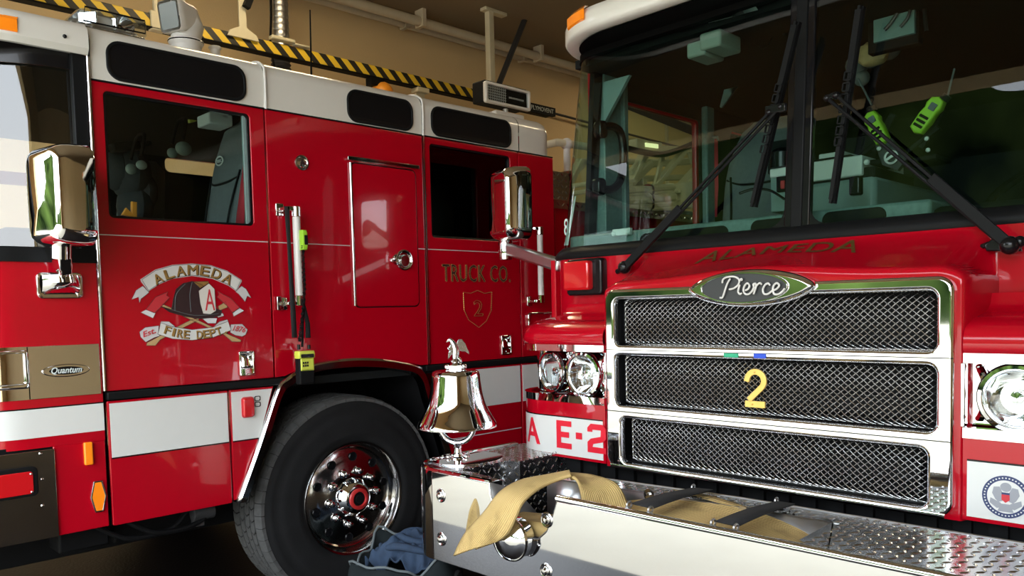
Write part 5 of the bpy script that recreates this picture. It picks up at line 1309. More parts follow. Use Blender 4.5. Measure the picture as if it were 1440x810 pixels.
# teal hammered A post with black grab handle
for s_, e in ((-1, EL), (1, ER)):
    b = B().box((e-s_*.035, 3.165, 1.76), (e-s_*.10, 3.30, 2.68)); b.box((e-s_*.035, 3.30, 1.76), (e-s_*.12, 3.335, 2.68))
    ap = obj('corner_post', b, TEAL, G, .006)
    b = B().add([(e-s_*.10, 3.16, 2.62), (e-s_*.10, 3.16, 2.42), (e-s_*.26, 3.16, 2.62), (e-s_*.10, 3.18, 2.62), (e-s_*.10, 3.18, 2.42), (e-s_*.26, 3.18, 2.62)], ((0,1,2),(5,4,3),(0,3,4,1),(1,4,5,2),(2,5,3,0))); obj('gusset', b, TEALF, ap)
    if s_ < 0:
        xh = EL+.14; pts = [onX(848, 178, xh), onX(862, 178, xh), onX(872, 186, xh), onX(876, 205, xh), onX(876, 235, xh), onX(871, 256, xh), onX(860, 266, xh), onX(846, 266, xh)]
        ends = [pts[0]+Vector((-.06, 0, -.0)), pts[-1]+Vector((-.06, 0, 0))]
        gh = obj('grab_handle', B().tube(cat(pts, 5), .020, 12), BLACK, ap)
        bb = B()
        for k, q in ((0, pts[0]), (1, pts[-1])): bb.plate([rrect(q.y-.03, q.z-.055 if k == 0 else q.z-.03, q.y+.03, q.z+.03 if k == 0 else q.z+.055, .025)], side(q.x+.0), .05, .01, .01)
        obj('handle_foot', bb, BLACK, gh)
# dash
dsh = obj('dashboard', B().box((EL+.06, 2.93, 1.62), (XC+.45, 3.12, 1.855)).box((EL+.06, 3.12, 1.25), (XC+.4, 3.3, 1.80)), TEAL, G, .012)
obj('dash_vent', B().plate([rrect(-2.16, 1.74, -1.72, 1.835, .03)], front(2.925), .012, .003), BLACKM, dsh)
obj('dash_vent', B().plate([rrect(-1.62, 1.74, -1.38, 1.842, .03)], front(2.925), .012, .003), BLACKM, dsh)
obj('dash_vent', B().plate([rrect(-1.33, 1.74, -1.10, 1.845, .03)], front(2.925), .012, .003), BLACKM, dsh)
c = EY(877, 328, 2.92); obj('dash_latch', B().box((c.x-.05, 2.90, c.z-.01), (c.x+.05, 2.92, c.z+.02)).ball((c.x-.04, 2.9, c.z), .012).ball((c.x+.04, 2.9, c.z), .012), PALE, dsh, .003)
obj('instrument_hood', B().box((XC+.42, 2.95, 1.5), (ER-.1, 3.35, 1.83)), DARKP, G, .04)
# doghouse and consoles
def fbox(name, pa, pb, y0, y1, m, par=G, bev=.006, **k):
    a, c = onY(*pa, y0), onY(*pb, y0); return obj(name, B().box((a.x, y0, c.z), (c.x, y1, a.z)), m, par, bev, **k)
fbox('engine_cover', (1138, 258), (1231, 330), 3.35, 4.3, TEALF, bev=.02)
cs = fbox('white_console', (1141, 228), (1212, 246), 3.34, 3.8, PALE)
fbox('console_lid', (1151, 217), (1186, 226), 3.40, 3.7, PALE, cs); fbox('console_trim', (1141, 225), (1197, 228), 3.35, 3.7, DARKP, cs)
fbox('console_base', (1139, 246), (1230, 262), 3.36, 3.8, DARKP, cs)
obj('console_lamp', B().ball(onY(1219, 228, 3.35), .012), PALE, cs)
fbox('switch_bank', (1184, 195), (1232, 250), 3.7, 3.9, DARKP)
rc = fbox('radio_rack', (1083, 240), (1112, 296), 3.40, 3.6, TEALF)
fbox('rack_rim', (1082, 238), (1112, 246), 3.38, 3.42, SILVER, rc); fbox('rack_recess', (1091, 246), (1112, 268), 3.385, 3.41, BLACKM, rc); fbox('warning_label', (1097, 254), (1103, 265), 3.378, 3.386, REDI, rc)
obj('canister', B().cyl(onY(1100, 236, 3.5), onY(1100, 216, 3.5), .055).ball(onY(1100, 216, 3.5), .055, sc=(1, 1, .5)), BLACK, G)
fbox('rack_panel', (1079, 200), (1115, 240), 3.62, 3.66, DARKP)
for (px, py, w_, h_) in ((1201, 262, .018, .045),):
    c = onY(px, py, 3.2); tag(recentre(obj('hand_microphone', B().plate([rrect(c.x-.022, c.z-.035, c.x+.022, c.z+.04, .01)], front(3.2), .04, .008), BLACK)), 'small black microphone standing on the dash in front of the white console', 'microphone')
obj('equipment_cable', B().tube(cat([onY(1040, 272, 3.3), onY(1060, 266, 3.3), onY(1083, 268, 3.3), onY(1103, 280, 3.3)], 6), .006, 6), BLACK, G)
# overhead gear
a = EY(985, 62, 3.0); oc = obj('overhead_console', B().box((a.x-.07, 3.0, a.z-.045), (a.x+.02, 3.16, a.z+.02)).box((a.x, 2.99, a.z-.03), (a.x+.10, 3.16, a.z+.04)), GREENW, G, .01)
fbox('overhead_panel', (1220, 10), (1292, 60), 3.45, 3.5, BLACKM); op = fbox('speaker_panel', (1228, 20), (1286, 46), 3.43, 3.45, TEALF, bev=.003)
b = B().tube(cat([onY(1244, 42, 3.42), onY(1253, 32, 3.42), onY(1262, 18, 3.42)], 5), .007, 6); b.tube(cat([onY(1266, 38, 3.42), onY(1276, 26, 3.42), onY(1280, 14, 3.42)], 5), .006, 6); obj('panel_wiring', b, BROWNH, op)
b = B().add([onY(1020, 125, 3.9), onY(1045, 112, 3.9), onY(1012, 150, 3.9), onY(1015, 150, 3.95)], ((0,1,2),(1,3,2))); obj('roof_gusset', b, TEALF, G, solid=.01)
b = B()
for (p, q, r) in (((1086, 3), (1105, 50), .01), ((1300, 13), (1303, 44), .008)): b.tube([onY(*p, 3.3), onY(*q, 3.3)], r, 6)
b.tube(cat([onY(1060, 62, 3.3), onY(1075, 68, 3.3), onY(1088, 50, 3.3)], 6), .003, 5)
for z in (0, 1): b.bar(onY(870, 105+z*38, 4.5), onY(985, 148+z*40, 4.5), .05, .05)
b.bar(onY(1100, 92, 4.6), onY(1390, 60, 4.6), .05, .07)
obj('roof_rails', b, DARKP, G)
obj('rear_belt', B().grid([[onY(997, 196, 4.2), onY(999, 262, 4.2), onY(998, 305, 4.2)], [onY(1009, 196, 4.2), onY(1010, 262, 4.2), onY(1008, 305, 4.2)]]), BELT, G, solid=.004)
obj('belt_buckle', B().tube([onY(996, 197, 4.18), onY(997, 193, 4.18), onY(1009, 193, 4.18), onY(1010, 197, 4.18)], .008, 8), SEATM, G)
# seats
seat(G, XC+.78, 3.95, 1.70, .52, .86, nm='seat'); seat(G, XC-.72, 4.0, 1.70, .5, .80, nm='seat')
obj('steering_wheel', B().tube([(XC+.72+.22*math.cos(2*PI*k/36), 3.35+.13*math.sin(2*PI*k/36), 1.83+.16*math.sin(2*PI*k/36)) for k in range(36)], .016, 8, True), BLACK, G)
# two lime flashlights / gas boxes hung on slanted mounts
def limebox(px, py, ang, name, lab, sc=1.0, yy=3.35):
    c = EY(px, py, yy); t = thing(name, lab, 'flashlight', (c.x, c.y, c.z-.06))
    ca, sa = math.cos(ang), math.sin(ang)
    def mp(u, v, w): return Vector((c.x+(u*ca-v*sa)*sc, yy-w, c.z+(u*sa+v*ca)*sc))
    obj('lamp_body', B().plate([[(-.034, -.075), (.0, -.09), (.030, -.078), (.036, -.02), (.034, .03), (.040, .05), (.03, .085), (0, .095), (-.03, .08), (-.036, .05), (-.030, .03), (-.036, 0)]], mp, .05, .010, .02), LIME, t)
    for k in range(3): obj('grip_slot', B().plate([rrect(-.024, -.06+k*.022, .022, -.047+k*.022, .004)], mp, .004, 0, .023), BLACK, t)
    obj('switch_window', B().plate([rrect(-.010, .028, .022, .062, .005)], mp, .006, .001, .025), SEATM, t)
    obj('lamp_head', B().cyl(mp(.02, .09, 0), mp(.024, .115, 0), .022*sc), BLACKM, t)
    obj('hanging_cord', B().tube([mp(.03, .10, 0), EY(px+(38 if ang < 0 else -26), py-(66 if ang < 0 else 70), yy+.1)], .004, 6), SEATM, t); return t
limebox(1304, 163, -.65, 'flashlight', 'lime green flashlight with three black slots, in the engine cab clear of the wiper arm', .82)
limebox(1233, 181, .45, 'flashlight', 'lime green flashlight half hidden behind the wiper arm in the engine cab', .8)
for (p, lab) in (((1298, 190), 0), ((1232, 196), 1)):
    c = EY(*p, 3.42); obj('lamp_mount', B().bar(c+Vector((-.06, 0, -.06)), c+Vector((.06, -.0, .02)), .03, .02).bar(c+Vector((.07, .0, .09)), c+Vector((-.01, -.0, -.05)), .02, .03).box((c.x-.09, 3.42, c.z-.10), (c.x+.05, 3.6, c.z-.08)), BLACKM, G, .004)
b = B().plate([[((lambda p: (p.x, p.z))(EY(*q, 3.36))) for q in ((1230, 203), (1252, 193), (1276, 222), (1262, 240), (1240, 232))]], front(3.36), .03, .004)
mo = obj('mount_plate', b, HOSEG, G)
c = EY(1253, 221, 3.35); obj('mount_dial', B().lathe([(.020, .0), (.024, .003), (.028, 0)], c, (0, -1, 0)), SILVER, mo); obj('mount_knob', B().bar(c+Vector((-.018, -.003, -.01)), c+Vector((.018, -.003, .01)), .008, .01), PALE, mo)
for q in ((1236, 209), (1303, 195), (1305, 211)): obj('mount_bolt', B().ball(EY(*q, 3.345), .009, 10, 8), PALE, mo)
c = EY(1228, 76, 3.6); tag(recentre(obj('work_glove', lump(B(), c, .06, .04, .05, 3, 16, 10), TANW)), 'tan work glove hung high in the engine cab', 'glove')
b = B(); 
for q, r in (((1205, 92), .05), ((1225, 83), .04), ((1212, 110), .035), ((1250, 68), .05)): b.ball(EY(*q, 3.7), r, 12, 8)
obj('hung_gear', b, SEATM, G)
# --- wipers
def wiper(piv, elbow, elbow2, b0, b1, piv2, up, par_y=YC-.035):
    y0 = YC-.05
    P = lambda q, dy=0: onY(q[0], q[1], YC-.02-dy)
    w_ = obj('wiper', B().tube([P(piv, .05), P(piv, -.02)], .028, 16).ball(P(piv, .05), .028, 14, 8), BLACK, G)
    a, c = P(piv, .06), P(elbow, .03); a2, c2 = P(piv2, .05), P(elbow2, .03)
    mid = a.lerp(c, .42)
    b = B().bar(a, mid, .034, .012, (0, 1, 0)); b.bar(a.lerp(c, .40), c, .011, .011, (0, 1, 0)); obj('wiper_arm', b, TRIM, w_, .003)
    obj('wiper_arm', B().tube([a2, c2], .0062, 8), TRIM, w_)
    b = B().bar(c+Vector((-.015, 0, .01)), c2+Vector((.02, 0, -.005)), .03, .014, (0, 1, 0)).ball(c, .013).ball(c2, .012); obj('wiper_link', b, BLACK, w_, .003)
    q0, q1 = P(b0, -.0), P(b1, -.0); 
    b = B().bar(q0, q1, .008, .014, (0, 1, 0)); d = q1-q0
    b.bar(q0+d*.02, q0+d*.33, .020, .018, (0, 1, 0)); b.bar(q0+d*.70, q0+d*.98, .013, .016, (0, 1, 0))
    for k in range(7):
        t = .33+.055*k; s0 = q0+d*t+Vector((0, -.012, 0)); s1 = q0+d*(t+.04)+Vector((0, -.012, 0))
        n = Vector((d.z, 0, -d.x)).normalized()*.011
        b.bar(s0-n, s1-n, .004, .008, (0, 1, 0)); b.bar(s0+n, s1+n, .004, .008, (0, 1, 0)); b.bar(s0-n, s0+n, .004, .008, (0, 1, 0)); b.bar(s1-n, s1+n, .004, .008, (0, 1, 0))
    obj('wiper_blade', b, TRIM, w_); obj('blade_rubber', B().bar(q0+Vector((.006, .02, 0)), q1+Vector((.006, .02, 0)), .006, .02, (0, 1, 0)), BLACKM, w_)
wiper((878, 376), (1082, 158), (1098, 150), (1119, 30), (1057, 291), (886, 374), 1)
w2 = wiper((1420, 345), (1176, 134), (1163, 138), (1209, 8), (1168, 286), (1400, 337), 1)
c = onY(1415, 350, YC-.03); b = B().plate([[((lambda p: (p.x, p.z))(onY(*q, YC))) for q in ((1388, 345), (1402, 335), (1440, 338), (1440, 354), (1392, 354))]], front(YC), .03, .006, .04); b.ball(onY(1413, 341, YC-.05), .013).ball(onY(1434, 340, YC-.06), .018)
obj('wiper_base', b, BLACK, G); b = B().tube([onY(1372, 350, YC-.02), onY(1390, 343, YC-.03)], .008, 8).ball(onY(1372, 349, YC-.02), .011); obj('washer_nozzle', b, BLACK, G)
c = onY(878, 378, YC-.03); b = B().ball(c, .02, 12, 8, (1.6, .8, 1)).tube([c, onY(868, 382, YC-.02)], .012, 8); obj('wiper_base', b, BLACK, G)
# --- passenger mirror on its arm
pm = EY(720, 290, 2.93)
arm0 = onX(783, 374, EL+.02); arm1 = onY(714, 350, 2.95)
ma = obj('mirror_arm', B().bar(arm0+Vector((.03, .0, 0)), arm1, .05, .062), BRUSH, G, .012)
obj('arm_socket', B().lathe([(.034, -.055), (.038, -.03), (.038, .03), (.030, .05)], onY(711, 350, 2.95), (0, 0, 1), 28), CHROME, ma)
obj('mirror_stem', B().cyl(onY(711, 345, 2.95), onY(712, 330, 2.95), .02), CHROME, ma)
mirror(G, onY(721, 288, 2.95), .25, .37, math.radians(-18))
# --- chassis and body behind
b = B().box((EL+.1, 2.66, .60), (ER-.1, 5.4, .87)); b.box((EL+.2, 5.5, .6), (ER-.2, 11, 2.2)); b.box((XC-.5, 2.3, .4), (XC+.5, 8, .65)); b.box((EL+.15, 2.62, .7), (ER-.15, 2.68, .9)); obj('chassis', b, BLACKM, G, .01)
b = B()
for k in range(24): b.box((EL+.15+k*.095, 2.60, .72), (EL+.2+k*.095, 2.63, .872))
obj('underbody_vents', b, BLACKM, G)
for s_ in (-1, 1):
    b = B().lathe([(.001, .02), (.2, .02), (.29, .0), (.3, .012), (.42, .014), (.53, -.03), (.54, -.1), (.54, -.3), (.4, -.34)], (XC+s_*1.2, 4.6, .54), (s_, 0, 0), 40); obj('wheel', b, RUBBER, G)
# ---------------------------------------------------------------- bumper
BY, BS, BT = 1.95, XC-1.256, .885; BSR = XC+1.256
zb = .535
bf = B()
xa, xb = BS+.2, BSR-.2
notch = [(-2.125, BT+.003), (-2.120, .84), (-2.09, .775), (-2.04, .735), (-1.97, .718), (-1.89, .722), (-1.845, .76), (-1.815, .82), (-1.795, BT-.012)]
bf.plate([[(xa, zb), (xa, BT+.003)]+notch+[(xb, BT-.006), (xb, zb)]], front(BY), .012, .004, 0)
def bcorner(s_):
    cx = (xa if s_ < 0 else xb); rows = []
    zz = BT+.003 if s_ < 0 else BT-.006
    for z, o in ((zb, -.012), (zb, 0), (zz, 0), (zz, -.012), (zb, -.012)):
        r = .2+o; rows.append([(cx+s_*r*math.sin(a), BY+.2-r*math.cos(a), z) for a in [PI/2*i/14 for i in range(15)]]+[(cx+s_*r, 2.62, z)])
    return rows
for s_ in (-1, 1): bf.grid(bcorner(s_))
bmp = obj('bumper', bf, CHROME, G, smooth=50)
obj('bumper_rail', B().tube([(-1.80, BY+.012, BT-.008), (xb, BY+.012, BT-.006)], .0135, 14), CHROME, bmp)
lip = [(BS+.012, 2.60, BT+.004)]+[(xa-.188*math.cos(a), BY+.2-.188*math.sin(a), BT+.004) for a in [PI/2*i/10 for i in range(11)]]+[(-2.13, BY+.012, BT+.004)]
obj('bumper_rail', B().tube(lip, .009, 10), CHROME, bmp)
# curved scoop behind the notch
rows = []
for i in range(len(notch)):
    x, z = notch[i]; rows.append([(x, BY+.005, z-.0), (x*.985-1.96*.015, BY+.06, z-.02), (x*.95-1.96*.05, BY+.14, z-.06), (x*.9-1.96*.1, BY+.26, min(z-.12, .70))])
obj('notch_scoop', B().grid(rows), mat('dull_steel', (.22, .21, .20), .5, .7), bmp, smooth=60, solid=.004)
# raised treadplate corner box (left) carrying the bell
tpz = BT-.002
outl = [(-2.40, BY+.01)]+[(xa-.19*math.sin(a), BY+.2-.19*math.cos(a)) for a in [PI/2*i/10 for i in range(11)]]+[(BS+.01, 2.66), (-2.33, 2.66), (-2.33, 2.55), (-2.34, 2.34), (-2.40, 2.32)]
outl = [(-2.15, BY+.01)]+outl[1:-4]+[(-2.345, 2.66), (-2.345, 2.325), (-2.40, 2.295), (-2.40, 2.06), (-2.15, 2.03)]
def inpoly(x, y, P):
    c = False; j = len(P)-1
    for i in range(len(P)):
        if (P[i][1] > y) != (P[j][1] > y) and x < (P[j][0]-P[i][0])*(y-P[i][1])/(P[j][1]-P[i][1])+P[i][0]: c = not c
        j = i
    return c
b = B().plate([outl], top(tpz), .006, .002); lozenges(b, (BS, 1.95, tpz), (1, 0, 0), (0, 1, 0), (0, 0, 1), 18, 26, .028, .002, lambda c: inpoly(c.x, c.y, outl) and not (c.x < -2.42 and c.y < 2.36), .0125, .004)
b.box((-2.402, 2.04, .60), (-2.398, 2.30, tpz)); lozenges(b, (-2.397, 2.05, .62), (0, 1, 0), (0, 0, 1), (1, 0, 0), 9, 10, .028, .0022)
b.add([(-2.40, 2.295, .6), (-2.345, 2.325, .6), (-2.345, 2.325, tpz), (-2.40, 2.295, tpz)], ((0,1,2,3),)); b.box((-2.347, 2.325, .6), (-2.343, 2.66, tpz)); lozenges(b, (-2.341, 2.34, .62), (0, 1, 0), (0, 0, 1), (1, 0, 0), 11, 10, .028, .0022)
lozenges(b, (-2.400+.006, 2.2975, .62), (.055, .03, 0), (0, 0, 1), (.03, -.055, 0), 2, 10, .028, .0022)
b.box((-2.40, 2.02, .62), (-2.13, 2.03, tpz))
obj('raised_corner_deck', b, TREAD, bmp)
obj('corner_cover_plate', B().plate([ell(-2.60+.05, 2.22, .14, .16, 40)], top(tpz+.006), .006, .002), CHROME, bmp)
# main deck with tray opening
deck = [(-2.12, BY+.30), (-2.12, 2.36), (-1.4, 2.43), (-.148, 2.46), (-.148, 2.16), (-.25, 2.0), (-.90, 2.0), (-1.02, 2.10), (-1.03, 2.335), (-1.80, 2.285), (-1.95, 2.27)]
dz = BT-.028
b = B().plate([deck], top(dz), .006, .001); lozenges(b, (-2.14, 1.97, dz), (1, 0, 0), (0, 1, 0), (0, 0, 1), 72, 18, .0277, .0026, lambda c: inpoly(c.x, c.y, deck) and inpoly(c.x+.012, c.y-.012, deck) and inpoly(c.x-.012, c.y+.012, deck), .0135, .0045)
dk = obj('treadplate_deck', b, TREAD, bmp)
obj('deck_edge', B().box((-2.12, 2.355, dz-.03), (-2.115, 2.36, dz+.002)).tube([(-2.12, 2.36, dz), (-1.4, 2.43, dz), (-.148, 2.46, dz)], .004, 6), BRUSH, dk)
# tray: rear wall, ends and floor
b = B()
def quad(b, a, c, z0, z1): b.add([(a[0], a[1], z0), (c[0], c[1], z0), (c[0], c[1], z1), (a[0], a[1], z1)], ((0,1,2,3),))
tr = [(-1.80, 2.285), (-1.03, 2.335)]
quad(b, (-1.80, 2.285), (-1.03, 2.335), .68, dz); quad(b, (-1.95, 2.27), (-1.80, 2.285), .68, dz); quad(b, (-2.12, 2.25), (-1.95, 2.27), .68, dz)
quad(b, (-1.03, 2.335), (-.90, 2.0), .68, dz)
b.add([(-2.40, 1.96, .64), (-.90, 1.96, .64), (-.90, 2.34, .66), (-2.40, 2.34, .66)], ((0,1,2,3),))
trw = obj('hose_tray', b, BRUSH, bmp, solid=.004)
for (px, py) in ((913, 696), (1046, 721), (1176, 744)):
    c = onZ(px, py, .80)
    t = (c.x+1.80)/.77; yy = 2.285+.05*t-.003
    c = onY(px, py, yy); obj('tray_bolt', B().lathe([(.022, 0), (.022, .003), (.009, .004), (.009, .012), (.001, .014)], c, (0, -1, 0), 20), STEEL, trw)
obj('tray_bracket', B().add([(-1.80, 2.10, .70), (-1.80, 2.28, .70), (-1.80, 2.28, dz), (-1.80, 2.16, dz)], ((0,1,2,3),)), HOSEG, trw, solid=.006)
b = B()
for k in range(52):
    x = -1.72+k*.0165; b.tube([(x-.006, BY+.030, dz+.012), (x+.006, BY+.042, dz+.012)], .0024, 5); b.tube([(x+.006, BY+.030, dz+.012), (x-.006, BY+.042, dz+.012)], .0024, 5)
obj('expanded_edge_strip', b, BRUSH, bmp)
# bumper bolts, dome
for (px, py) in ((620, 697), (621, 758), (769, 731), (768, 803)):
    c = onY(px, py, BY-.0); 
    if c.x < xa:    # sits on the rounded corner
        s0 = ray(px, py); best = None
        for i in range(400):
            t = 1.5+i*.005; q = CAM+s0*(t/ s0.length*s0.length); 
            q = CAM+s0*t
            if q.x > xa and q.y >= BY: best = (q, Vector((0, -1, 0))); break
            if q.x <= xa and math.hypot(q.x-xa, q.y-BY-.2) <= .2: best = (q, Vector((q.x-xa, q.y-BY-.2, 0)).normalized()); break
        c, n_ = best if best else (c, Vector((0, -1, 0)))
    else: n_ = Vector((0, -1, 0))
    bo = obj('bumper_bolt', B().lathe([(.027, 0), (.027, .002), (.023, .005), (.016, .003), (.014, .004), (.014, .010), (.009, .016), (.001, .017)], c, n_, 24), STEEL, bmp)
c = onY(716, 759, BY-.045)
dm = obj('siren_dome', B().lathe([(.071, -.052), (.073, -.01), (.073, .0), (.066, .004), (.058, .012), (.045, .019), (.025, .024), (.001, .026)], c, Vector((.12, -1, .0)), 40), CHROME, bmp, smooth=50)
obj('dome_ring', B().lathe([(.074, -.012), (.078, -.004), (.074, .004)], c, Vector((.12, -1, 0)), 40), CHROME, dm)
# --- bell
bc_ = onZ(644, 641, BT+.006); bX, bY_ = bc_.x, bc_.y
zm = EY(643, 600, bY_).z; zt = EY(643, 521, bY_).z; zr = EY(700, 603, bY_).x-EY(587, 605, bY_).x; R_b = .172; Hb = zt-zm
pr = [(R_b*.92, .006), (R_b, .0), (R_b*1.0, .006), (R_b*.955, .022), (R_b*.86, .05), (R_b*.74, .09), (R_b*.665, .135), (R_b*.625, .18), (R_b*.60, Hb-.02), (R_b*.57, Hb-.006), (R_b*.50, Hb), (R_b*.2, Hb+.004), (.001, Hb+.004)]
prs = [(p.x, p.y) for p in cat([(r, h, 0) for r, h in pr[1:9]], 5)]+pr[9:]
pr_in = [(R_b*.92, .006), (R_b*.8, .04), (R_b*.6, .12), (R_b*.5, Hb-.02), (.001, Hb-.01)]
bell = obj('bell', B().lathe(prs, (bX, bY_, zm), (0, 0, 1), 64).lathe(pr_in, (bX, bY_, zm), (0, 0, 1), 48).lathe([(R_b, 0), (R_b*.92, .006)], (bX, bY_, zm), (0, 0, 1), 64), CHROME, G, smooth=50)
ux = Vector((math.cos(A_), math.sin(A_), 0))
cB = Vector((bX, bY_, 0))
pts = []
rr = .073; zc_ = zm+.015
for i in range(21):
    a = PI*i/20; pts.append(cB+ux*(-rr*math.cos(a))+Vector((0, 0, zm+.02-.088*math.sin(a)**.75 if 0 < i < 20 else zm+.04)))
obj('bell_yoke', B().tube(pts, .0125, 14).lathe([(.035, 0), (.033, .008), (.018, .014), (.015, .03), (.02, .036), (.015, .045)], (bX, bY_, BT+.008), (0, 0, 1), 28), CHROME, bell, smooth=50)
obj('clapper', B().cyl(cB+ux*.05+Vector((0, 0, zm+.04)), cB+ux*.05+Vector((0, 0, zm+.0)), .008).ball(cB+ux*.05+Vector((0, 0, zm+.0)), .02, 14, 10), CHROME, bell)
for (dx, dy) in ((.055, 0), (-.05, .03), (0, -.055), (.0, .055)): obj('bell_base_bolt', B().lathe([(.010, 0), (.010, .006), (.006, .010), (.001, .011)], (bX+dx, bY_+dy, BT+.008), (0, 0, 1), 12), CHROME, bell)
tz = zm+Hb
b = B().box((-.026, -.02, 0), (.026, .02, .022), Matrix.Translation((bX, bY_, tz)) @ Matrix.Rotation(A_, 4, 'Z')).lathe([(.022, .02), (.026, .026), (.018, .034), (.022, .042), (.014, .05)], (bX, bY_, tz), (0, 0, 1), 20)
for s_ in (-1, 1): b.ball(cB+ux*(s_*.037)+Vector((0, 0, tz+.016)), .012, 12, 8).tube([cB+ux*(s_*.026)+Vector((0, 0, tz+.012)), cB+ux*(s_*.04)+Vector((0, 0, tz+.014))], .008, 8)
obj('bell_cap_nut', b, CHROME, bell)
# eagle finial: body, head, raised wings
SILV = mat('cast_silver', (.85, .85, .86), .22, 1, bump=.5, bscale=250)
ez = tz+.045; vv = Vector((-math.sin(A_), math.cos(A_), 0))
def ep(a, h, d=0): return cB+ux*a+vv*d+Vector((0, 0, ez+h))
b = B().tube([ep(0, 0), ep(.0, .012), ep(.002, .03), ep(.0, .05), ep(-.006, .068), ep(-.014, .080), ep(-.022, .086), ep(-.030, .083), ep(-.036, .076)], [.012, .014, .017, .016, .012, .0095, .0095, .006, .002], 14)
b.tube([ep(.004, .012, .0), ep(.02, .0, .0), ep(.024, -.012)], [.008, .009, .004], 8)
eg = obj('eagle_finial', b, SILV, bell, smooth=60)
for s_ in (-1, 1):
    if s_ > 0: o1 = [(.004, .066), (.016, .088), (.030, .088), (.044, .068), (.056, .038), (.060, .020), (.050, .028), (.040, .036), (.030, .034), (.018, .040), (.008, .048)]
    else: o1 = [(-.012, .068), (-.022, .060), (-.028, .030), (-.030, .004), (-.022, .012), (-.016, .022), (-.010, .026), (-.004, .04)]
    b = B().plate([[(x, z) for x, z in o1]], lambda u, v, w: ep(u, v, s_*.006+w+ (abs(u)*.3)*s_), .006, .002)
    for k in range(4): b.tube([ep(o1[1][0]*.8+k*.004*s_, .07-k*.006, s_*.012), ep(o1[5][0]*(.9-.12*k) if s_ > 0 else -.026+.003*k, .03+.002*k, s_*.012+.012*s_)], .0022, 5)
    obj('eagle_wing', b, SILV, eg)
# ---------------------------------------------------------------- fire hose (yellow)
HZb = onY(800, 668, 2.12)
H_ = thing('fire_hose', 'yellow ribbed flat fire hose draped over the bumper and lying in its tray', 'hose', (-1.95, 2.05, .68))
def ribbon(name, e1, e2, n=10, m=10, bulge=.0, th=.009):
    a = cat(e1, n); c = cat(e2, n); rows = []
    for j in range(m+1):
        t = j/m; row = []
        for i in range(len(a)):
            p = a[i].lerp(c[i], t); k = min(i+1, len(a)-1); d = (a[k]-a[max(k-2, 0)]); nn = d.cross(c[i]-a[i])
            if nn.length > 1e-9: nn.normalize()
            row.append(p+nn*(bulge*math.sin(PI*t)))
        rows.append(row)
    b = B().grid(rows)
    o = obj(name, b, HOSEM, H_, smooth=80, solid=th)
    uvl = o.data.uv_layers.new(name='UVMap'); k = len(a)
    for poly in o.data.polygons:
        for li in poly.loop_indices:
            vi = o.data.loops[li].vertex_index; uvl.data[li].uv = ((vi//k)/m*2.2, (vi % k)/k*5)
    return o
Y_ = lambda px, py, y: onY(px, py, y)
# flap hanging forward through the notch
ribbon('hose_flap', [Y_(640, 782, 1.90), Y_(655, 752, 1.90), Y_(682, 722, 1.905), Y_(704, 694, 1.92), Y_(735, 677, 2.03), Y_(772, 671, 2.12), Y_(800, 667, 2.17)],
       [Y_(700, 762, 1.86), Y_(716, 750, 1.86), Y_(728, 727, 1.87), Y_(737, 708, 1.89), Y_(757, 690, 1.95), Y_(782, 678, 2.02), Y_(804, 671, 2.06)], bulge=-.012)
ribbon('hose_fold', [Y_(800, 667, 2.17), Y_(832, 670, 2.17), Y_(862, 679, 2.16), Y_(876, 692, 2.14), Y_(886, 716, 2.10)],
       [Y_(804, 671, 2.06), Y_(811, 678, 2.05), Y_(815, 690, 2.045), Y_(817, 702, 2.04), Y_(819, 720, 2.03)], bulge=.012)
ribbon('hose_tail', [Y_(648, 776, 1.915), Y_(655, 745, 1.92), Y_(660, 718, 1.93), Y_(667, 701, 1.95)], [Y_(676, 770, 1.93), Y_(680, 742, 1.95), Y_(687, 724, 1.98), Y_(696, 714, 2.00)], bulge=.012)
# coil lying in the tray
def tz_(px, py, z): return onZ(px, py, z)
ribbon('hose_coil', [tz_(870, 700, .80), tz_(915, 693, .83), tz_(985, 701, .842), tz_(1050, 720, .838), tz_(1115, 738, .815), tz_(1168, 768, .77)],
       [tz_(860, 722, .78), tz_(905, 727, .815), tz_(965, 742, .835), tz_(1030, 757, .83), tz_(1100, 774, .80), tz_(1150, 790, .76)], bulge=.01, th=.02)
ribbon('hose_coil', [Vector((-2.2, 2.08, .70)), Vector((-1.9, 2.12, .72)), Vector((-1.5, 2.14, .74)), Vector((-1.05, 2.14, .71))], [Vector((-2.2, 1.98, .70)), Vector((-1.9, 1.99, .72)), Vector((-1.5, 1.99, .74)), Vector((-1.05, 2.0, .71))], bulge=.0, th=.05)
# straps
def strap(pa, pb, w, lab):
    a0, a1 = tz_(*pa[0], BT-.004), tz_(*pa[1], BT-.004); c0, c1 = tz_(*pb[0], BT-.01), tz_(*pb[1], BT-.01)
    m0 = a0.lerp(c0, .5)+Vector((0, 0, .006)); m1 = a1.lerp(c1, .5)+Vector((0, 0, .006))
    b = B().grid([[a0, a0.lerp(c0, .25)+Vector((0, 0, .004)), m0, c0], [a1, a1.lerp(c1, .25)+Vector((0, 0, .004)), m1, c1]])
    s = obj('tie_down_strap', b, WEB, G, solid=.004, label=lab)
    for p in (a0, a1):
        d = B(); q = p+Vector((0, -.012, 0)); ring = [q+Vector((.0, .012*math.cos(t), .010*math.sin(t))) for t in [2*PI*k/12 for k in range(12)]]; d.tube(ring, .0035, 6, True); d.lathe([(.010, -.012), (.008, 0), (.001, .002)], q+Vector((0, -.008, -.004)), (0, 0, 1), 12); obj('strap_hook', d, BRUSH, s)
    d = B()
    for p in (c0,): ring = [p+Vector((.0, .010*math.cos(t), .010*math.sin(t)+.004)) for t in [2*PI*k/12 for k in range(12)]]; d.tube(ring, .003, 6, True)
    obj('strap_hook', d, BRUSH, s)
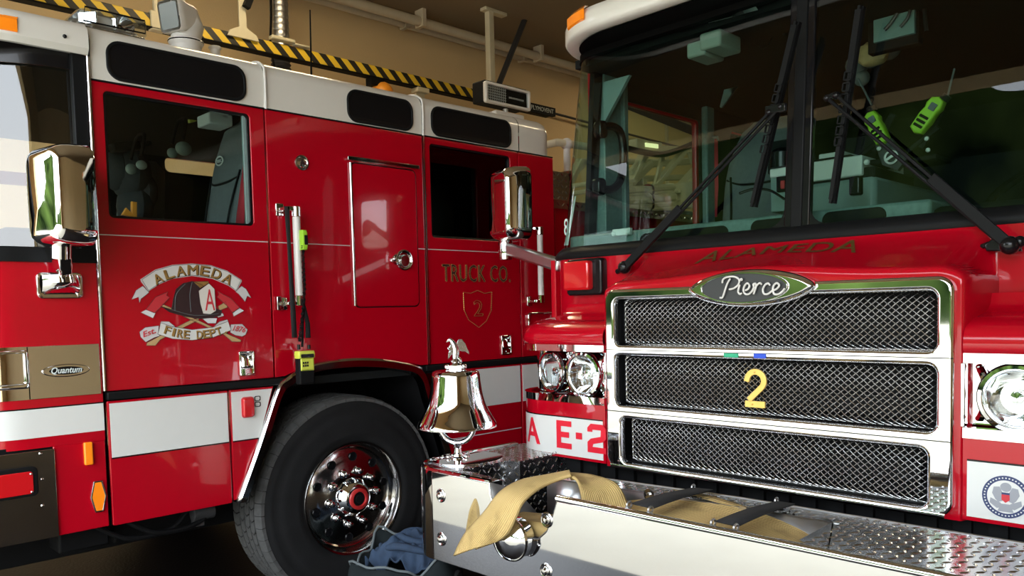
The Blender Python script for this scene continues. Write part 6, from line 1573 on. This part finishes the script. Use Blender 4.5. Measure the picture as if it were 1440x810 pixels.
strap([(888, 709), (918, 716)], [(975, 687), (1003, 690)], .05, 'black webbing strap, the left one of two')
strap([(1006, 734), (1038, 741)], [(1092, 706), (1118, 710)], .05, 'black webbing strap, the right one of two')
# pale reflection at the top of the glass, modelled as a thin sheet
c = EY(1040, 20, 3.1); pp_ = obj('reflection_sheet', B().add([EY(996, 32, 2.93), EY(1028, 24, 2.93), EY(1060, 5, 2.93), EY(1066, 14, 2.93)], ((0,1,3),(1,2,3))), PALE, None, solid=.002)
recentre(pp_); tag(pp_, 'pale reflection, built as a sheet, at the top passenger side of the engine windscreen', 'reflection')

# ================================================================== camera, light
cam = bpy.data.cameras.new('camera'); co = bpy.data.objects.new('camera', cam); C.objects.link(co)
co.matrix_world = Matrix(((R3.x, U3.x, -F2.x, CAM.x), (R3.y, U3.y, -F2.y, CAM.y), (R3.z, U3.z, -F2.z, CAM.z), (0, 0, 0, 1)))
cam.sensor_width = 36; cam.lens = F_/1440*36; cam.shift_y = (CY-405)/1440; cam.clip_start = .02; cam.clip_end = 300
bpy.context.scene.camera = co
w = bpy.data.worlds.new('world'); bpy.context.scene.world = w; w.use_nodes = True
n = w.node_tree.nodes; l = w.node_tree.links; bgn = n['Background']
tc = n.new('ShaderNodeTexCoord'); sp_ = n.new('ShaderNodeSeparateXYZ'); l.new(tc.outputs['Generated'], sp_.inputs[0])
sky = n.new('ShaderNodeValToRGB'); e = sky.color_ramp.elements; e[0].position = 0; e[0].color = (.95, .97, .98, 1); e[1].position = .8; e[1].color = (.70, .84, 1, 1)
l.new(sp_.outputs['Z'], sky.inputs[0])
nz = n.new('ShaderNodeTexNoise'); nz.inputs['Scale'].default_value = 9; nz.inputs['Detail'].default_value = 9; l.new(tc.outputs['Generated'], nz.inputs['Vector'])
nz2 = n.new('ShaderNodeTexNoise'); nz2.inputs['Scale'].default_value = 3; nz2.inputs['Detail'].default_value = 4; l.new(tc.outputs['Generated'], nz2.inputs['Vector'])
def mr(src, a, b, c, d, st='SMOOTHSTEP'):
    m = n.new('ShaderNodeMapRange'); m.interpolation_type = st; m.inputs['From Min'].default_value = a; m.inputs['From Max'].default_value = b
    m.inputs['To Min'].default_value = c; m.inputs['To Max'].default_value = d; l.new(src, m.inputs['Value']); return m.outputs[0]
def mth(op, a, b):
    m = n.new('ShaderNodeMath'); m.operation = op
    for i, q in enumerate((a, b)):
        if isinstance(q, (int, float)): m.inputs[i].default_value = q
        else: l.new(q, m.inputs[i])
    return m.outputs[0]
# a stand of tall trees across the street, low roofs elsewhere
west = mth('MULTIPLY', sp_.outputs['X'], -1)
grove = mth('MULTIPLY', mth('MULTIPLY', mr(west, -.02, .10, 0, 1), mr(west, .62, .665, 1, 0)), mr(sp_.outputs['Y'], -.3, -.2, 1, 0))
nzv = mth('MULTIPLY', nz2.outputs['Fac'], mth('ADD', mth('MULTIPLY', grove, .22), .10))
hto = mth('ADD', mth('MULTIPLY', grove, .22), nzv)
ls = n.new('ShaderNodeMath'); ls.operation = 'LESS_THAN'; l.new(sp_.outputs['Z'], ls.inputs[0]); l.new(hto, ls.inputs[1])
tr_ = n.new('ShaderNodeValToRGB'); e = tr_.color_ramp.elements; e[0].position = .35; e[0].color = (.001, .003, .001, 1); e[1].position = .72; e[1].color = (.035, .06, .014, 1); l.new(nz.outputs['Fac'], tr_.inputs[0])
mx = n.new('ShaderNodeMix'); mx.data_type = 'RGBA'; l.new(ls.outputs[0], mx.inputs[0]); l.new(sky.outputs[0], mx.inputs[6]); l.new(tr_.outputs[0], mx.inputs[7])
l.new(mx.outputs[2], bgn.inputs['Color']); bgn.inputs['Strength'].default_value = 8.0
sun = bpy.data.lights.new('sun', 'SUN'); so = bpy.data.objects.new('sun', sun); C.objects.link(so); sun.energy = 3.0; sun.angle = .02; sun.color = (1, .95, .86)
so.rotation_euler = Vector((.55, .6, 1)).to_track_quat('Z', 'Y').to_euler()
sc_ = bpy.context.scene
sc_.view_settings.view_transform = 'Standard'; sc_.view_settings.look = 'None'; sc_.view_settings.gamma = 1; sc_.view_settings.exposure = 0; sc_.view_settings.use_curve_mapping = False
sc_.cycles.max_bounces = 10; sc_.cycles.transparent_max_bounces = 16
for o in bpy.data.objects:
    if 'base' in o: del o['base']
